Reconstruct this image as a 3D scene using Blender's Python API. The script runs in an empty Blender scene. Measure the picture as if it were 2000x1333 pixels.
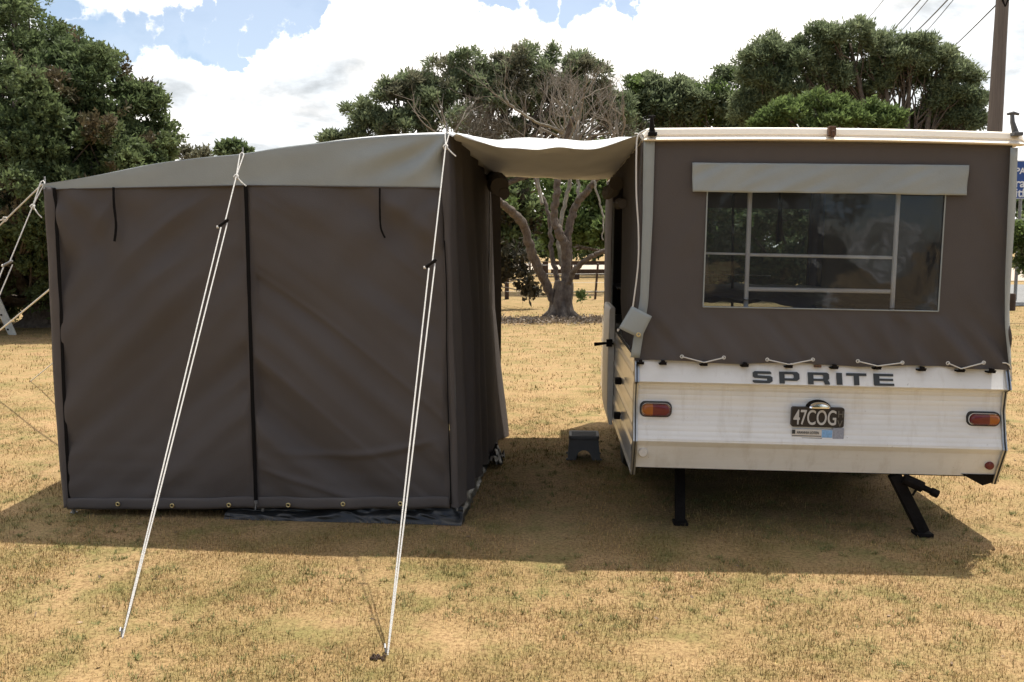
import bpy, math, random
import numpy as np
from mathutils import Vector, Matrix, noise
R = math.radians
random.seed(7)
SC = bpy.context.scene
COL = SC.collection

# ------------------------------------------------------------------ camera, sky, sun, exposure
EYE = Vector((0, 0, 1.55)); PITCH = R(5.8); FPX = 1833.0
cd = bpy.data.cameras.new('camera'); cam = bpy.data.objects.new('camera', cd); COL.objects.link(cam)
cam.location = EYE; cam.rotation_euler = (R(90) - PITCH, 0, 0)
cd.sensor_width = 36; cd.lens = FPX / 2000 * 36; cd.clip_start = .05; cd.clip_end = 2000
SC.camera = cam
SUN = Vector((.43, .545, 2.15)).normalized()
sl = bpy.data.lights.new('sun', 'SUN'); so = bpy.data.objects.new('sun', sl); COL.objects.link(so)
sl.energy = 3.3; sl.angle = R(.6); sl.color = (1, .95, .86)
so.rotation_euler = SUN.to_track_quat('Z', 'Y').to_euler(); so.location = (5, 8, 20)
SC.view_settings.view_transform = 'Standard'; SC.view_settings.look = 'None'
SC.view_settings.exposure = 1.0; SC.view_settings.gamma = 1
SC.cycles.max_bounces = 8; SC.cycles.transparent_max_bounces = 12
SC.cycles.sample_clamp_indirect = 8

FW = Vector((0, math.cos(PITCH), -math.sin(PITCH))); UP = Vector((0, math.sin(PITCH), math.cos(PITCH)))
def ray(px, py): return FW + Vector((1, 0, 0)) * ((px - 1000) / FPX) + UP * ((666.5 - py) / FPX)
def P(px, py, Y):
    r = ray(px, py); return EYE + r * (Y / r.y)
def G(px, py, z=0):
    r = ray(px, py); return EYE + r * ((z - EYE.z) / r.z)

def sky():
    w = bpy.data.worlds.new('World'); SC.world = w; w.use_nodes = True
    nt = w.node_tree; nt.nodes.clear(); N = nt.nodes.new; L = nt.links.new
    out = N('ShaderNodeOutputWorld'); mix = N('ShaderNodeMixShader'); b1 = N('ShaderNodeBackground'); b2 = N('ShaderNodeBackground')
    s = N('ShaderNodeTexSky'); s.sky_type = 'NISHITA'; s.sun_disc = False
    s.sun_elevation = math.asin(SUN.z); s.sun_rotation = math.atan2(SUN.x, SUN.y)
    s.air_density = 1; s.dust_density = .6; s.ozone_density = 1.5
    b1.inputs[1].default_value = .072; L(s.outputs[0], b1.inputs[0])
    tc = N('ShaderNodeTexCoord')
    def math_(op, a, b=None, c=None):
        m = N('ShaderNodeMath'); m.operation = op
        for i, x in enumerate((a, b, c)):
            if x is None: continue
            if isinstance(x, (int, float)): m.inputs[i].default_value = x
            else: L(x, m.inputs[i])
        return m.outputs[0]
    def mrange(x, a, b, c, d):
        m = N('ShaderNodeMapRange'); m.interpolation_type = 'SMOOTHSTEP'
        L(x, m.inputs[0])
        for i, q in enumerate((a, b, c, d)): m.inputs[i + 1].default_value = q
        return m.outputs[0]
    sx = N('ShaderNodeSeparateXYZ'); L(tc.outputs['Generated'], sx.inputs[0])
    zz = math_('ADD', math_('ABSOLUTE', sx.outputs[2]), .33)
    cx = N('ShaderNodeCombineXYZ')
    L(math_('DIVIDE', sx.outputs[0], zz), cx.inputs[0]); L(math_('DIVIDE', sx.outputs[1], zz), cx.inputs[1])
    L(math_('MULTIPLY', sx.outputs[2], 2.2), cx.inputs[2])
    def nz(scale, det, rough, off, dist=0.):
        mp = N('ShaderNodeMapping'); mp.inputs['Location'].default_value = off; L(cx.outputs[0], mp.inputs[0])
        n = N('ShaderNodeTexNoise'); n.inputs['Scale'].default_value = scale; n.inputs['Detail'].default_value = det
        n.inputs['Roughness'].default_value = rough; n.inputs['Distortion'].default_value = dist; L(mp.outputs[0], n.inputs[0])
        return n.outputs[0]
    wn = N('ShaderNodeTexNoise'); wn.inputs['Scale'].default_value = 13; wn.inputs['Detail'].default_value = 7; wn.inputs['Roughness'].default_value = .58; L(tc.outputs['Generated'], wn.inputs[0])
    w1 = N('ShaderNodeVectorMath'); w1.operation = 'SUBTRACT'; L(wn.outputs['Color'], w1.inputs[0]); w1.inputs[1].default_value = (.5, .5, .5)
    w2 = N('ShaderNodeVectorMath'); w2.operation = 'MULTIPLY_ADD'; L(w1.outputs[0], w2.inputs[0]); w2.inputs[1].default_value = (.17, .17, .15); L(tc.outputs['Generated'], w2.inputs[2])
    w3 = N('ShaderNodeVectorMath'); w3.operation = 'NORMALIZE'; L(w2.outputs[0], w3.inputs[0])
    def spot(px, py, r1, r2):          # soft disc in the sky about a direction
        d = ray(px, py).normalized()
        vm = N('ShaderNodeVectorMath'); vm.operation = 'DOT_PRODUCT'; L(w3.outputs[0], vm.inputs[0]); vm.inputs[1].default_value = d
        return mrange(vm.outputs['Value'], math.cos(r2 / FPX), math.cos(r1 / FPX), 0, 1)
    big = nz(2.1, 9, .56, (3.1, 1.7, .4), .15)
    # where the cloud cover opens to blue
    gaps = None
    for q in ((170, 75, 5, 75), (250, 75, 5, 62), (330, 48, 5, 60), (400, 40, 5, 55), (470, 42, 5, 55), (540, 25, 5, 60), (600, 15, 5, 50), (500, 80, 3, 30),
              (1060, -10, 5, 60), (1150, -8, 5, 60), (975, -14, 5, 45), (80, -5, 5, 60), (1240, -10, 5, 45)):
        g = spot(*q); gaps = g if gaps is None else math_('MAXIMUM', gaps, g)
    fine = nz(9, 8, .6, (0, 4, 1))
    gap_n = math_('ADD', gaps, math_('MULTIPLY', math_('SUBTRACT', fine, .5), .6))
    openblue = mrange(gap_n, .2, .75, 0, 1)
    # front hemisphere is overcast with cumulus, the rest broken
    front = mrange(sx.outputs[1], -.2, .5, 0, 1)
    cover = mrange(math_('ADD', big, math_('MULTIPLY', front, .35)), .5, .62, 0, 1)
    mask = math_('MULTIPLY', cover, math_('SUBTRACT', 1, math_('MULTIPLY', openblue, .84)))
    greys = None
    for q in ((640, 195, 10, 150), (500, 275, 20, 170), (90, 10, 10, 140), (1900, 60, 30, 260), (1850, 130, 10, 150), (330, 180, 10, 90), (380, 105, 10, 60)):
        g = spot(*q); greys = g if greys is None else math_('MAXIMUM', greys, g)
    gn = math_('MULTIPLY', greys, mrange(nz(5.5, 7, .6, (8, 2, 3), .3), .35, .62, .5, 1))
    white = math_('SUBTRACT', mrange(nz(4.5, 8, .6, (1, 7, 5), .2), .3, .6, .66, .92), math_('MULTIPLY', gn, .31))
    toward = math_('MULTIPLY', white, mrange(sx.outputs[1], -.5, .6, 1.15, 1.0))
    rgb = N('ShaderNodeMix'); rgb.data_type = 'RGBA'; L(gn, rgb.inputs[0]); rgb.inputs[6].default_value = (1.03, .985, .93, 1); rgb.inputs[7].default_value = (.88, .93, .97, 1)
    L(rgb.outputs[2], b2.inputs[0]); L(toward, b2.inputs[1])
    L(mask, mix.inputs[0]); L(b1.outputs[0], mix.inputs[1]); L(b2.outputs[0], mix.inputs[2]); L(mix.outputs[0], out.inputs[0])
    w.cycles.sampling_method = 'MANUAL'; w.cycles.sample_map_resolution = 512
sky()

# ------------------------------------------------------------------ helpers
def tag(o, label=None, cat=None, group=None, kind=None):
    if label: o['label'] = label
    if cat: o['category'] = cat
    if group: o['group'] = group
    if kind: o['kind'] = kind
    return o
def thing(name, label, cat, loc=(0, 0, 0), rot=(0, 0, 0), group=None):
    o = bpy.data.objects.new(name, None); COL.objects.link(o); o.location = loc; o.rotation_euler = rot
    o.empty_display_size = .1
    return tag(o, label, cat, group)

def mat(name, col, rough=.8, metal=0., var=0., vscale=5., col2=None, bump=0., bscale=200., spec=.5, coords='Object', transl=0., tcol=None, rnd=0., stretch=(1, 1, 1), bstretch=(1, 1, 1), bd=.01):
    m = bpy.data.materials.new(name); m.use_nodes = True; nt = m.node_tree; N = nt.nodes.new; L = nt.links.new
    b = nt.nodes['Principled BSDF']; out = nt.nodes['Material Output']
    b.inputs['Roughness'].default_value = rough; b.inputs['Metallic'].default_value = metal; b.inputs['Specular IOR Level'].default_value = spec
    c4 = (*col, 1); b.inputs['Base Color'].default_value = c4
    tc = N('ShaderNodeTexCoord')
    last = None
    if var or col2:
        mp = N('ShaderNodeMapping'); mp.inputs['Scale'].default_value = stretch; L(tc.outputs[coords], mp.inputs[0])
        n = N('ShaderNodeTexNoise'); n.inputs['Scale'].default_value = vscale; n.inputs['Detail'].default_value = 6; n.inputs['Roughness'].default_value = .6; L(mp.outputs[0], n.inputs[0])
        mr = N('ShaderNodeMapRange'); L(n.outputs[0], mr.inputs[0]); mr.inputs[1].default_value = .32; mr.inputs[2].default_value = .68
        mx = N('ShaderNodeMix'); mx.data_type = 'RGBA'; L(mr.outputs[0], mx.inputs[0])
        mx.inputs[6].default_value = c4 if col2 else tuple(x * (1 - var) for x in col) + (1,)
        mx.inputs[7].default_value = (*col2, 1) if col2 else tuple(x * (1 + var) for x in col) + (1,)
        last = mx.outputs[2]
    if rnd:
        g = N('ShaderNodeNewGeometry'); mr = N('ShaderNodeMapRange'); L(g.outputs['Random Per Island'], mr.inputs[0]); mr.inputs[3].default_value = 1 - rnd; mr.inputs[4].default_value = 1 + rnd
        vm = N('ShaderNodeVectorMath'); vm.operation = 'SCALE'; L(mr.outputs[0], vm.inputs['Scale'])
        if last: L(last, vm.inputs[0])
        else: vm.inputs[0].default_value = col
        last = vm.outputs[0]
    if last: L(last, b.inputs['Base Color'])
    if bump:
        mp = N('ShaderNodeMapping'); mp.inputs['Scale'].default_value = bstretch; L(tc.outputs[coords], mp.inputs[0])
        n = N('ShaderNodeTexNoise'); n.inputs['Scale'].default_value = bscale; n.inputs['Detail'].default_value = 4; L(mp.outputs[0], n.inputs[0])
        bp = N('ShaderNodeBump'); bp.inputs['Strength'].default_value = bump; bp.inputs['Distance'].default_value = bd; L(n.outputs[0], bp.inputs['Height']); L(bp.outputs[0], b.inputs['Normal'])
    if transl:
        t = N('ShaderNodeBsdfTranslucent'); ms = N('ShaderNodeMixShader'); ms.inputs[0].default_value = transl
        if tcol: t.inputs[0].default_value = (*tcol, 1)
        elif last: L(last, t.inputs[0])
        else: t.inputs[0].default_value = c4
        L(b.outputs[0], ms.inputs[1]); L(t.outputs[0], ms.inputs[2]); L(ms.outputs[0], out.inputs[0])
    return m

class MB:
    def __init__(s): s.v = []; s.f = []
    def add(s, vs, fs):
        o = len(s.v); s.v += [tuple(v) for v in vs]; s.f += [tuple(i + o for i in f) for f in fs]; return s
    def box(s, a, b, mtx=None):
        vs = [Vector((x, y, z)) for x in (a[0], b[0]) for y in (a[1], b[1]) for z in (a[2], b[2])]
        if mtx: vs = [mtx @ v for v in vs]
        return s.add(vs, [(0, 1, 3, 2), (4, 6, 7, 5), (0, 4, 5, 1), (2, 3, 7, 6), (0, 2, 6, 4), (1, 5, 7, 3)])
    def tube(s, pts, r, n=8, caps=True, flat=1., rough=0.):
        pts = [Vector(p) for p in pts]; rs = r if isinstance(r, (list, tuple)) else [r] * len(pts)
        vs = []; prev = None
        for i, p in enumerate(pts):
            d = (pts[min(i + 1, len(pts) - 1)] - pts[max(i - 1, 0)]).normalized()
            if prev is None:
                a = d.cross(Vector((0, 0, 1)))
                if a.length < .05: a = d.cross(Vector((1, 0, 0)))
                a.normalize()
            else: a = (prev - d * prev.dot(d)).normalized()
            prev = a; b = d.cross(a)
            for k in range(n):
                t = 2 * math.pi * k / n; w = a * (math.cos(t) * rs[i]) + b * (math.sin(t) * rs[i] * flat); vs.append(p + w * (1 + rough * noise.noise((p * .8 + w * 9))) if rough else p + w)
        fs = [(i * n + k, i * n + (k + 1) % n, (i + 1) * n + (k + 1) % n, (i + 1) * n + k) for i in range(len(pts) - 1) for k in range(n)]
        if caps: fs += [tuple(range(n))[::-1], tuple(range((len(pts) - 1) * n, len(pts) * n))]
        return s.add(vs, fs)
    def grid(s, fn, us, vs_, skip=None):
        us = list(us); vs_ = list(vs_); n = len(us)
        V = [fn(u, v) for v in vs_ for u in us]; F = []
        for j in range(len(vs_) - 1):
            for i in range(n - 1):
                if skip and skip((us[i] + us[i + 1]) / 2, (vs_[j] + vs_[j + 1]) / 2): continue
                F.append((j * n + i, j * n + i + 1, (j + 1) * n + i + 1, (j + 1) * n + i))
        return s.add(V, F)
    def loft(s, rings, cap0=True, cap1=True, closed=True):
        n = len(rings[0]); V = [p for r in rings for p in r]; m = n if closed else n - 1
        F = [(i * n + k, i * n + (k + 1) % n, (i + 1) * n + (k + 1) % n, (i + 1) * n + k) for i in range(len(rings) - 1) for k in range(m)]
        if cap0: F.append(tuple(range(n))[::-1])
        if cap1: F.append(tuple(range((len(rings) - 1) * n, len(rings) * n)))
        return s.add(V, F)
    def build(s, name, m, parent=None, smooth=True, bevel=0., solid=0., sharp=35):
        me = bpy.data.meshes.new(name); me.from_pydata(s.v, [], s.f); me.validate(); me.update()
        o = bpy.data.objects.new(name, me); COL.objects.link(o); me.materials.append(m)
        if smooth:
            me.shade_smooth(); me.set_sharp_from_angle(angle=R(sharp))
        if parent: o.parent = parent
        if solid: q = o.modifiers.new('s', 'SOLIDIFY'); q.thickness = solid; q.offset = 0
        if bevel: q = o.modifiers.new('b', 'BEVEL'); q.width = bevel; q.segments = 2; q.limit_method = 'ANGLE'
        return o
def lin(a, b, n): return [a + (b - a) * i / (n - 1) for i in range(n)]
def lerp(a, b, t): return a + (b - a) * t
def polyat(pts, t):
    n = len(pts) - 1; x = min(max(t, 0), 1) * n; i = min(int(x), n - 1); return pts[i] + (pts[i + 1] - pts[i]) * (x - i)
def smooth_line(pts, k=6):
    pts = [Vector(p) for p in pts]; out = []
    for i in range(len(pts) - 1):
        p0 = pts[max(i - 1, 0)]; p1 = pts[i]; p2 = pts[i + 1]; p3 = pts[min(i + 2, len(pts) - 1)]
        for j in range(k):
            t = j / k; out.append(.5 * ((2 * p1) + (p2 - p0) * t + (2 * p0 - 5 * p1 + 4 * p2 - p3) * t * t + (3 * p1 - p0 - 3 * p2 + p3) * t ** 3))
    return out + [pts[-1]]
def ns(x, y, z=0.): return noise.noise(Vector((x, y, z)))
def sstep(a, b, x):
    t = min(max((x - a) / (b - a), 0), 1); return t * t * (3 - 2 * t)
class Frame:                                        # a thing's own axes: x along its width, y away from us, z up
    def __init__(s, loc, yaw, roll=0.):
        s.rot = Matrix.Rotation(yaw, 3, 'Z') @ Matrix.Rotation(roll, 3, 'Y'); s.loc = Vector(loc); s.inv = s.rot.inverted(); s.e = s.rot.to_euler()
    def l(s, w): return s.inv @ (Vector(w) - s.loc)
    def at(s, px, py, v=0.):                        # local point of the plane y = v seen at a pixel
        o = s.l(EYE); d = s.inv @ ray(px, py); return o + d * ((v - o.y) / d.y)

# ------------------------------------------------------------------ materials
STRAW = None
def ground_color(nt, tc):
    N = nt.nodes.new; L = nt.links.new
    def nz(sc, det, ro):
        n = N('ShaderNodeTexNoise'); n.inputs['Scale'].default_value = sc; n.inputs['Detail'].default_value = det; n.inputs['Roughness'].default_value = ro; L(tc, n.inputs[0]); return n.outputs[0]
    def ramp(x, *st):
        q = N('ShaderNodeValToRGB'); L(x, q.inputs[0]); e = q.color_ramp.elements; e[0].position = st[0][0]; e[0].color = (*st[0][1], 1); e[1].position = st[-1][0]; e[1].color = (*st[-1][1], 1)
        for p_, c_ in st[1:-1]: x_ = e.new(p_); x_.color = (*c_, 1)
        return q.outputs[0]
    def mx(kind, f, a_, b_):
        m = N('ShaderNodeMix'); m.data_type = 'RGBA'; m.blend_type = kind
        if isinstance(f, float): m.inputs[0].default_value = f
        else: L(f, m.inputs[0])
        for i, x_ in ((6, a_), (7, b_)):
            if isinstance(x_, tuple): m.inputs[i].default_value = (*x_, 1)
            else: L(x_, m.inputs[i])
        return m.outputs[2]
    base = ramp(nz(1.3, 7, .68), (.3, (.205, .150, .062)), (.45, (.300, .206, .098)), (.6, (.350, .236, .120)), (.72, (.315, .190, .106)))
    c = mx('MIX', ramp(nz(3.1, 7, .72), (.46, (0., 0., 0.)), (.68, (.8, .8, .8))), base, (.165, .160, .055))
    c = mx('MIX', ramp(nz(6.5, 6, .75), (.56, (0., 0., 0.)), (.72, (.6, .6, .6))), c, (.20, .115, .065))
    m2 = N('ShaderNodeMix'); m2.data_type = 'RGBA'; m2.blend_type = 'MULTIPLY'; m2.inputs[0].default_value = 1; L(c, m2.inputs[6]); L(ramp(nz(55, 5, .8), (.36, (.48, .43, .38)), (.56, (1.1, 1.1, 1.08))), m2.inputs[7])
    return m2.outputs[2]
def mat_ground(name, blades=False):
    m = bpy.data.materials.new(name); m.use_nodes = True; nt = m.node_tree; N = nt.nodes.new; L = nt.links.new
    b = nt.nodes['Principled BSDF']; b.inputs['Roughness'].default_value = .9; b.inputs['Specular IOR Level'].default_value = .15
    tc = N('ShaderNodeTexCoord'); c = ground_color(nt, tc.outputs['Object'])
    if blades:
        g = N('ShaderNodeNewGeometry'); r = N('ShaderNodeValToRGB'); L(g.outputs['Random Per Island'], r.inputs[0]); e = r.color_ramp.elements
        e[0].position = 0; e[0].color = (.38, .32, .25, 1); e[1].position = 1; e[1].color = (2.2, 2.1, 1.8, 1)
        for p_, c_ in ((.3, (.95, .95, .9, 1)), (.48, (.62, .85, .5, 1)), (.56, (1.15, 1.1, 1.05, 1)), (.8, (1.25, 1.25, 1.15, 1))): x = e.new(p_); x.color = c_
        m2 = N('ShaderNodeMix'); m2.data_type = 'RGBA'; m2.blend_type = 'MULTIPLY'; m2.inputs[0].default_value = 1; L(c, m2.inputs[6]); L(r.outputs[0], m2.inputs[7]); c = m2.outputs[2]
    else:
        n = N('ShaderNodeTexNoise'); n.inputs['Scale'].default_value = 70; n.inputs['Detail'].default_value = 5; n.inputs['Roughness'].default_value = .7; L(tc.outputs['Object'], n.inputs[0])
        bp = N('ShaderNodeBump'); bp.inputs['Strength'].default_value = .5; bp.inputs['Distance'].default_value = .02; L(n.outputs[0], bp.inputs['Height']); L(bp.outputs[0], b.inputs['Normal'])
    L(c, b.inputs['Base Color'])
    return m
M = dict(
    ground=mat_ground('dry_grass_ground'), blade=mat_ground('dry_grass_blades', True),
    canvas=mat('brown_canvas', (.098, .0865, .082), .92, var=.07, vscale=1.2, bump=.4, bscale=330, spec=.15),
    canvas2=mat('brown_canvas_hem', (.108, .095, .089), .92, var=.07, vscale=4, bump=.25, bscale=420, spec=.15),
    grey=mat('grey_vinyl', (.295, .318, .312), .7, var=.06, vscale=3, bump=.15, bscale=160, spec=.25),
    fly=mat('pale_grey_fly', (.68, .69, .69), .75, var=.05, vscale=3, bump=.1, bscale=150, spec=.2, transl=.13, tcol=(.55, .49, .42)),
    black=mat('black_tape', (.009, .008, .008), .9, bump=.3, bscale=300, spec=.1),
    blackm=mat('black_metal', (.010, .008, .007), .8, 0., spec=.12, var=.3, vscale=25, bump=.3, bscale=60),
    rope=mat('white_rope', (.66, .64, .60), .85, bump=.5, bscale=260), rope2=mat('weathered_rope', (.66, .645, .60), .9, bump=.5, bscale=300),
    steel=mat('galvanised_steel', (.25, .25, .25), .5, .6, var=.15, vscale=30),
    brass=mat('brass', (.62, .48, .22), .35, .9, var=.15, vscale=60),
    white=mat('aged_white_paint', (.64, .62, .58), .42, var=.0, col2=(.70, .685, .65), vscale=2.5, stretch=(.5, 1, 6), bump=.04, bscale=5, bstretch=(.3, 1, 10)),
    cream=mat('cream_roof_paint', (.80, .72, .60), .4, var=.05, vscale=6, bump=.05, bscale=20, stretch=(.3, 1, 1)),
    alu=mat('aluminium_trim', (.50, .50, .49), .35, .85, var=.15, vscale=20),
    chrome=mat('chrome', (.75, .75, .76), .12, 1.),
    rubber=mat('black_rubber', (.02, .02, .02), .7, bump=.2, bscale=80),
    red=mat('red_lens', (.13, .012, .015), .18, var=.1, vscale=40, spec=.6), amber=mat('amber_lens', (.32, .09, .012), .18, var=.1, vscale=40, spec=.6),
    letter=mat('charcoal_lettering', (.038, .042, .042), .6), plate=mat('black_plate', (.016, .012, .012), .45, var=.2, vscale=40),
    silver=mat('silver_digits', (.52, .51, .49), .5), card=mat('card', (.62, .59, .54), .6, var=.08, vscale=50), bluec=mat('blue_card', (.22, .42, .70), .6, var=.2, vscale=60), seal=mat('grey_seal', (.30, .32, .38), .6, var=.2, vscale=90),
    rust=mat('rusty_bracket', (.16, .075, .035), .85, col2=(.05, .035, .03), vscale=60, bump=.5, bscale=90),
    plastic=mat('grey_plastic', (.080, .082, .085), .55, var=.06, vscale=12, bump=.1, bscale=80),
    sheet=mat('dark_ground_sheet', (.012, .013, .014), .30, var=.3, vscale=8, spec=.5),
    bark=mat('bark', (.065, .048, .038), .95, col2=(.140, .115, .092), vscale=9, bump=1., bscale=16, bstretch=(1, 1, .3), bd=.06),
    barkp=mat('pale_lichen_bark', (.30, .28, .22), .95, col2=(.17, .145, .12), vscale=9, bump=.8, bscale=30),
    twig=mat('grey_brown_twig', (.17, .14, .115), .95, col2=(.26, .235, .19), vscale=2),
    pole=mat('weathered_timber', (.105, .088, .078), .9, col2=(.145, .122, .108), vscale=5, stretch=(8, 8, .4), bump=.6, bscale=30, bstretch=(1, 1, .05)),
    dtimber=mat('dark_timber', (.050, .030, .020), .9, var=.3, vscale=6, bump=.4, bscale=40),
    wpaint=mat('flaking_white_paint', (.50, .50, .46), .7, var=.15, vscale=10),
    road=mat('asphalt', (.17, .17, .17), .9, var=.15, vscale=2, bump=.4, bscale=120), gravel=mat('pale_gravel', (.40, .33, .26), .95, var=.2, vscale=3, bump=.6, bscale=40),
    blue=mat('blue_sign', (.012, .060, .26), .45, var=.06, vscale=3), signw=mat('sign_white', (.72, .74, .78), .5),
    wire=mat('power_line', (.05, .05, .055), .6), fence=mat('fence_wire', (.25, .25, .25), .5, .7),
    dirt=mat('dug_soil', (.045, .025, .018), .95, var=.3, vscale=60, bump=.8, bscale=120),
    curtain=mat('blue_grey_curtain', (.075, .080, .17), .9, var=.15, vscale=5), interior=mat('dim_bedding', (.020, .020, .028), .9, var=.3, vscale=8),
    redp=mat('red_plastic', (.40, .03, .03), .4, var=.1, vscale=10), yellowp=mat('yellow_plastic', (.80, .55, .12), .4, var=.1, vscale=10),
)
def leafmat(name, a, b, scale=1.3, transl=.3, rnd=.35):
    return mat(name, a, .55, col2=b, vscale=scale, transl=transl, rnd=rnd, spec=.2)
LM = dict(
    dark=leafmat('dark_evergreen_leaves', (.078, .112, .048), (.15, .19, .085), .9, .5),
    rust=leafmat('rusty_leaves', (.12, .088, .052), (.085, .085, .045), 2),
    mid=leafmat('grey_green_leaves', (.13, .168, .088), (.195, .23, .13), .8, .5),
    olive=leafmat('olive_leaves', (.125, .125, .080), (.165, .165, .11), .8, .5),
    bright=leafmat('fresh_green_leaves', (.10, .145, .048), (.165, .225, .078), .9, .5),
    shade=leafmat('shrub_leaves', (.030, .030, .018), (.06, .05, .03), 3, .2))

# window film: clear vinyl that mirrors a little
def mat_film(tint=(.80, .82, .88)):
    m = bpy.data.materials.new('clear_vinyl'); m.use_nodes = True; nt = m.node_tree; N = nt.nodes.new; L = nt.links.new; nt.nodes.remove(nt.nodes['Principled BSDF'])
    out = nt.nodes['Material Output']; t = N('ShaderNodeBsdfTransparent'); t.inputs[0].default_value = (*tint, 1)
    g = N('ShaderNodeBsdfGlossy'); g.inputs['Roughness'].default_value = .06; g.inputs[0].default_value = (.9, .93, 1, 1)
    ms = N('ShaderNodeMixShader'); fr = N('ShaderNodeFresnel'); fr.inputs[0].default_value = 1.45
    tc = N('ShaderNodeTexCoord'); n = N('ShaderNodeTexNoise'); n.inputs['Scale'].default_value = 7; n.inputs['Detail'].default_value = 2; L(tc.outputs['Object'], n.inputs[0])
    bp = N('ShaderNodeBump'); bp.inputs['Strength'].default_value = .12; bp.inputs['Distance'].default_value = .02; L(n.outputs[0], bp.inputs['Height'])
    L(bp.outputs[0], g.inputs['Normal']); L(bp.outputs[0], fr.inputs['Normal'])
    df = N('ShaderNodeBsdfDiffuse'); df.inputs[0].default_value = (.50, .52, .58, 1); m2 = N('ShaderNodeMixShader'); m2.inputs[0].default_value = .035; L(t.outputs[0], m2.inputs[1]); L(df.outputs[0], m2.inputs[2])
    L(fr.outputs[0], ms.inputs[0]); L(m2.outputs[0], ms.inputs[1]); L(g.outputs[0], ms.inputs[2]); L(ms.outputs[0], out.inputs[0])
    return m
M['film'] = mat_film(); M['screen'] = mat_film((.34, .38, .36))
def mat_rear():                                     # old white paint: dust, drips from the hem, grime along the lower edge
    m = mat('aged_white_rear', (.74, .735, .71), .42, col2=(.80, .795, .77), vscale=2.5, stretch=(.5, 1, 6), bump=.05, bscale=6, bstretch=(.3, 1, 8)); nt = m.node_tree; N = nt.nodes.new; L = nt.links.new
    b = nt.nodes['Principled BSDF']; src = b.inputs['Base Color'].links[0].from_socket; tc = N('ShaderNodeTexCoord')
    def nz(sc, st, lo, hi, amt):
        mp = N('ShaderNodeMapping'); mp.inputs['Scale'].default_value = st; L(tc.outputs['Object'], mp.inputs[0]); n = N('ShaderNodeTexNoise'); n.inputs['Scale'].default_value = sc; n.inputs['Detail'].default_value = 7; n.inputs['Roughness'].default_value = .65; L(mp.outputs[0], n.inputs[0])
        q = N('ShaderNodeMapRange'); L(n.outputs[0], q.inputs[0]); q.inputs[1].default_value = lo; q.inputs[2].default_value = hi; q.inputs[4].default_value = amt; return q.outputs[0]
    for f, col in ((nz(14, (1, 1, .12), .52, .75, .35), (.40, .34, .25)), (nz(60, (1, 1, 1), .66, .74, .55), (.22, .17, .12)), (nz(2.2, (1, 1, 2.5), .5, .8, .35), (.48, .43, .34))):
        x = N('ShaderNodeMix'); x.data_type = 'RGBA'; L(f, x.inputs[0]); L(src, x.inputs[6]); x.inputs[7].default_value = (*col, 1); src = x.outputs[2]
    L(src, b.inputs['Base Color']); return m
M['white_rear'] = mat_rear(); M['white_gloss'] = mat('glossy_white_side', (.62, .60, .56), .16, var=.06, vscale=3, bump=.08, bscale=8, bstretch=(1, .3, 6), spec=.6)

# ------------------------------------------------------------------ ground, roads
def ground_z(x, y):
    return 0.012 * ns(x * .7, y * .7) * min(1, max(0, (y - 1) / 3)) if y < 12 else .012 * ns(x * .7, y * .7)
def build_ground():
    m = MB(); ys = [-40, -15, -5] + lin(0, 14, 70) + lin(15, 60, 40) + [80, 120, 200, 400, 900]
    xs = [-900, -300, -100, -40] + lin(-20, 20, 110) + [40, 100, 300, 900]
    m.grid(lambda x, y: Vector((x, y, ground_z(x, y))), xs, ys)
    tag(m.build('ground', M['ground'], sharp=180), kind='structure')
    m = MB(); m.add([(12.4, 24, .03), (60, 24, .03), (90, 37, .03), (17.5, 37, .03)], [(0, 1, 2, 3)]); tag(m.build('road', M['road']), kind='structure')
    m = MB(); m.add([(19, 41, .03), (120, 41, .03), (160, 64, .03), (25, 64, .03)], [(0, 1, 2, 3)]); tag(m.build('gravel_lot', M['gravel']), kind='structure')
    m = MB(); m.add([(-60, 60, .03), (21, 60, .03), (21, 82, .03), (-60, 82, .03)], [(0, 1, 2, 3)]); tag(m.build('track', M['gravel']), kind='structure')
build_ground()
def grass(n, y0, y1, seed, lmin, lmax, wd, half=.64, pad=1.5):
    rg = np.random.default_rng(seed)
    y = y0 + (y1 - y0) * rg.random(n) ** 1.0; x = (rg.random(n) * 2 - 1) * (y * half + pad)
    # thin out in bare patches
    keep = np.array([noise.noise(Vector((a * 2.3, b * 2.3, 5))) + .45 > rg.random() * .7 for a, b in zip(x, y)]); x = x[keep]; y = y[keep]; n = len(x)
    z = np.array([ground_z(a, b) for a, b in zip(x, y)])
    th = rg.random(n) * 6.283; ln = lmin + (lmax - lmin) * rg.random(n) ** 2; lean = rg.random(n) * 1.25
    dx = np.cos(th); dy = np.sin(th); w = wd * (.6 + .8 * rg.random(n)); ph = th + 1.57 + (rg.random(n) - .5)
    wx = np.cos(ph) * w / 2; wy = np.sin(ph) * w / 2
    V = np.zeros((n, 3, 3)); base = np.stack([x, y, z - .002], 1)
    V[:, 0] = base; V[:, 0, 0] -= wx; V[:, 0, 1] -= wy
    V[:, 1] = base; V[:, 1, 0] += wx; V[:, 1, 1] += wy
    V[:, 2, 0] = x + dx * np.sin(lean) * ln; V[:, 2, 1] = y + dy * np.sin(lean) * ln; V[:, 2, 2] = z + np.cos(lean) * ln + .003
    return V.reshape(-1, 3)
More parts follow.
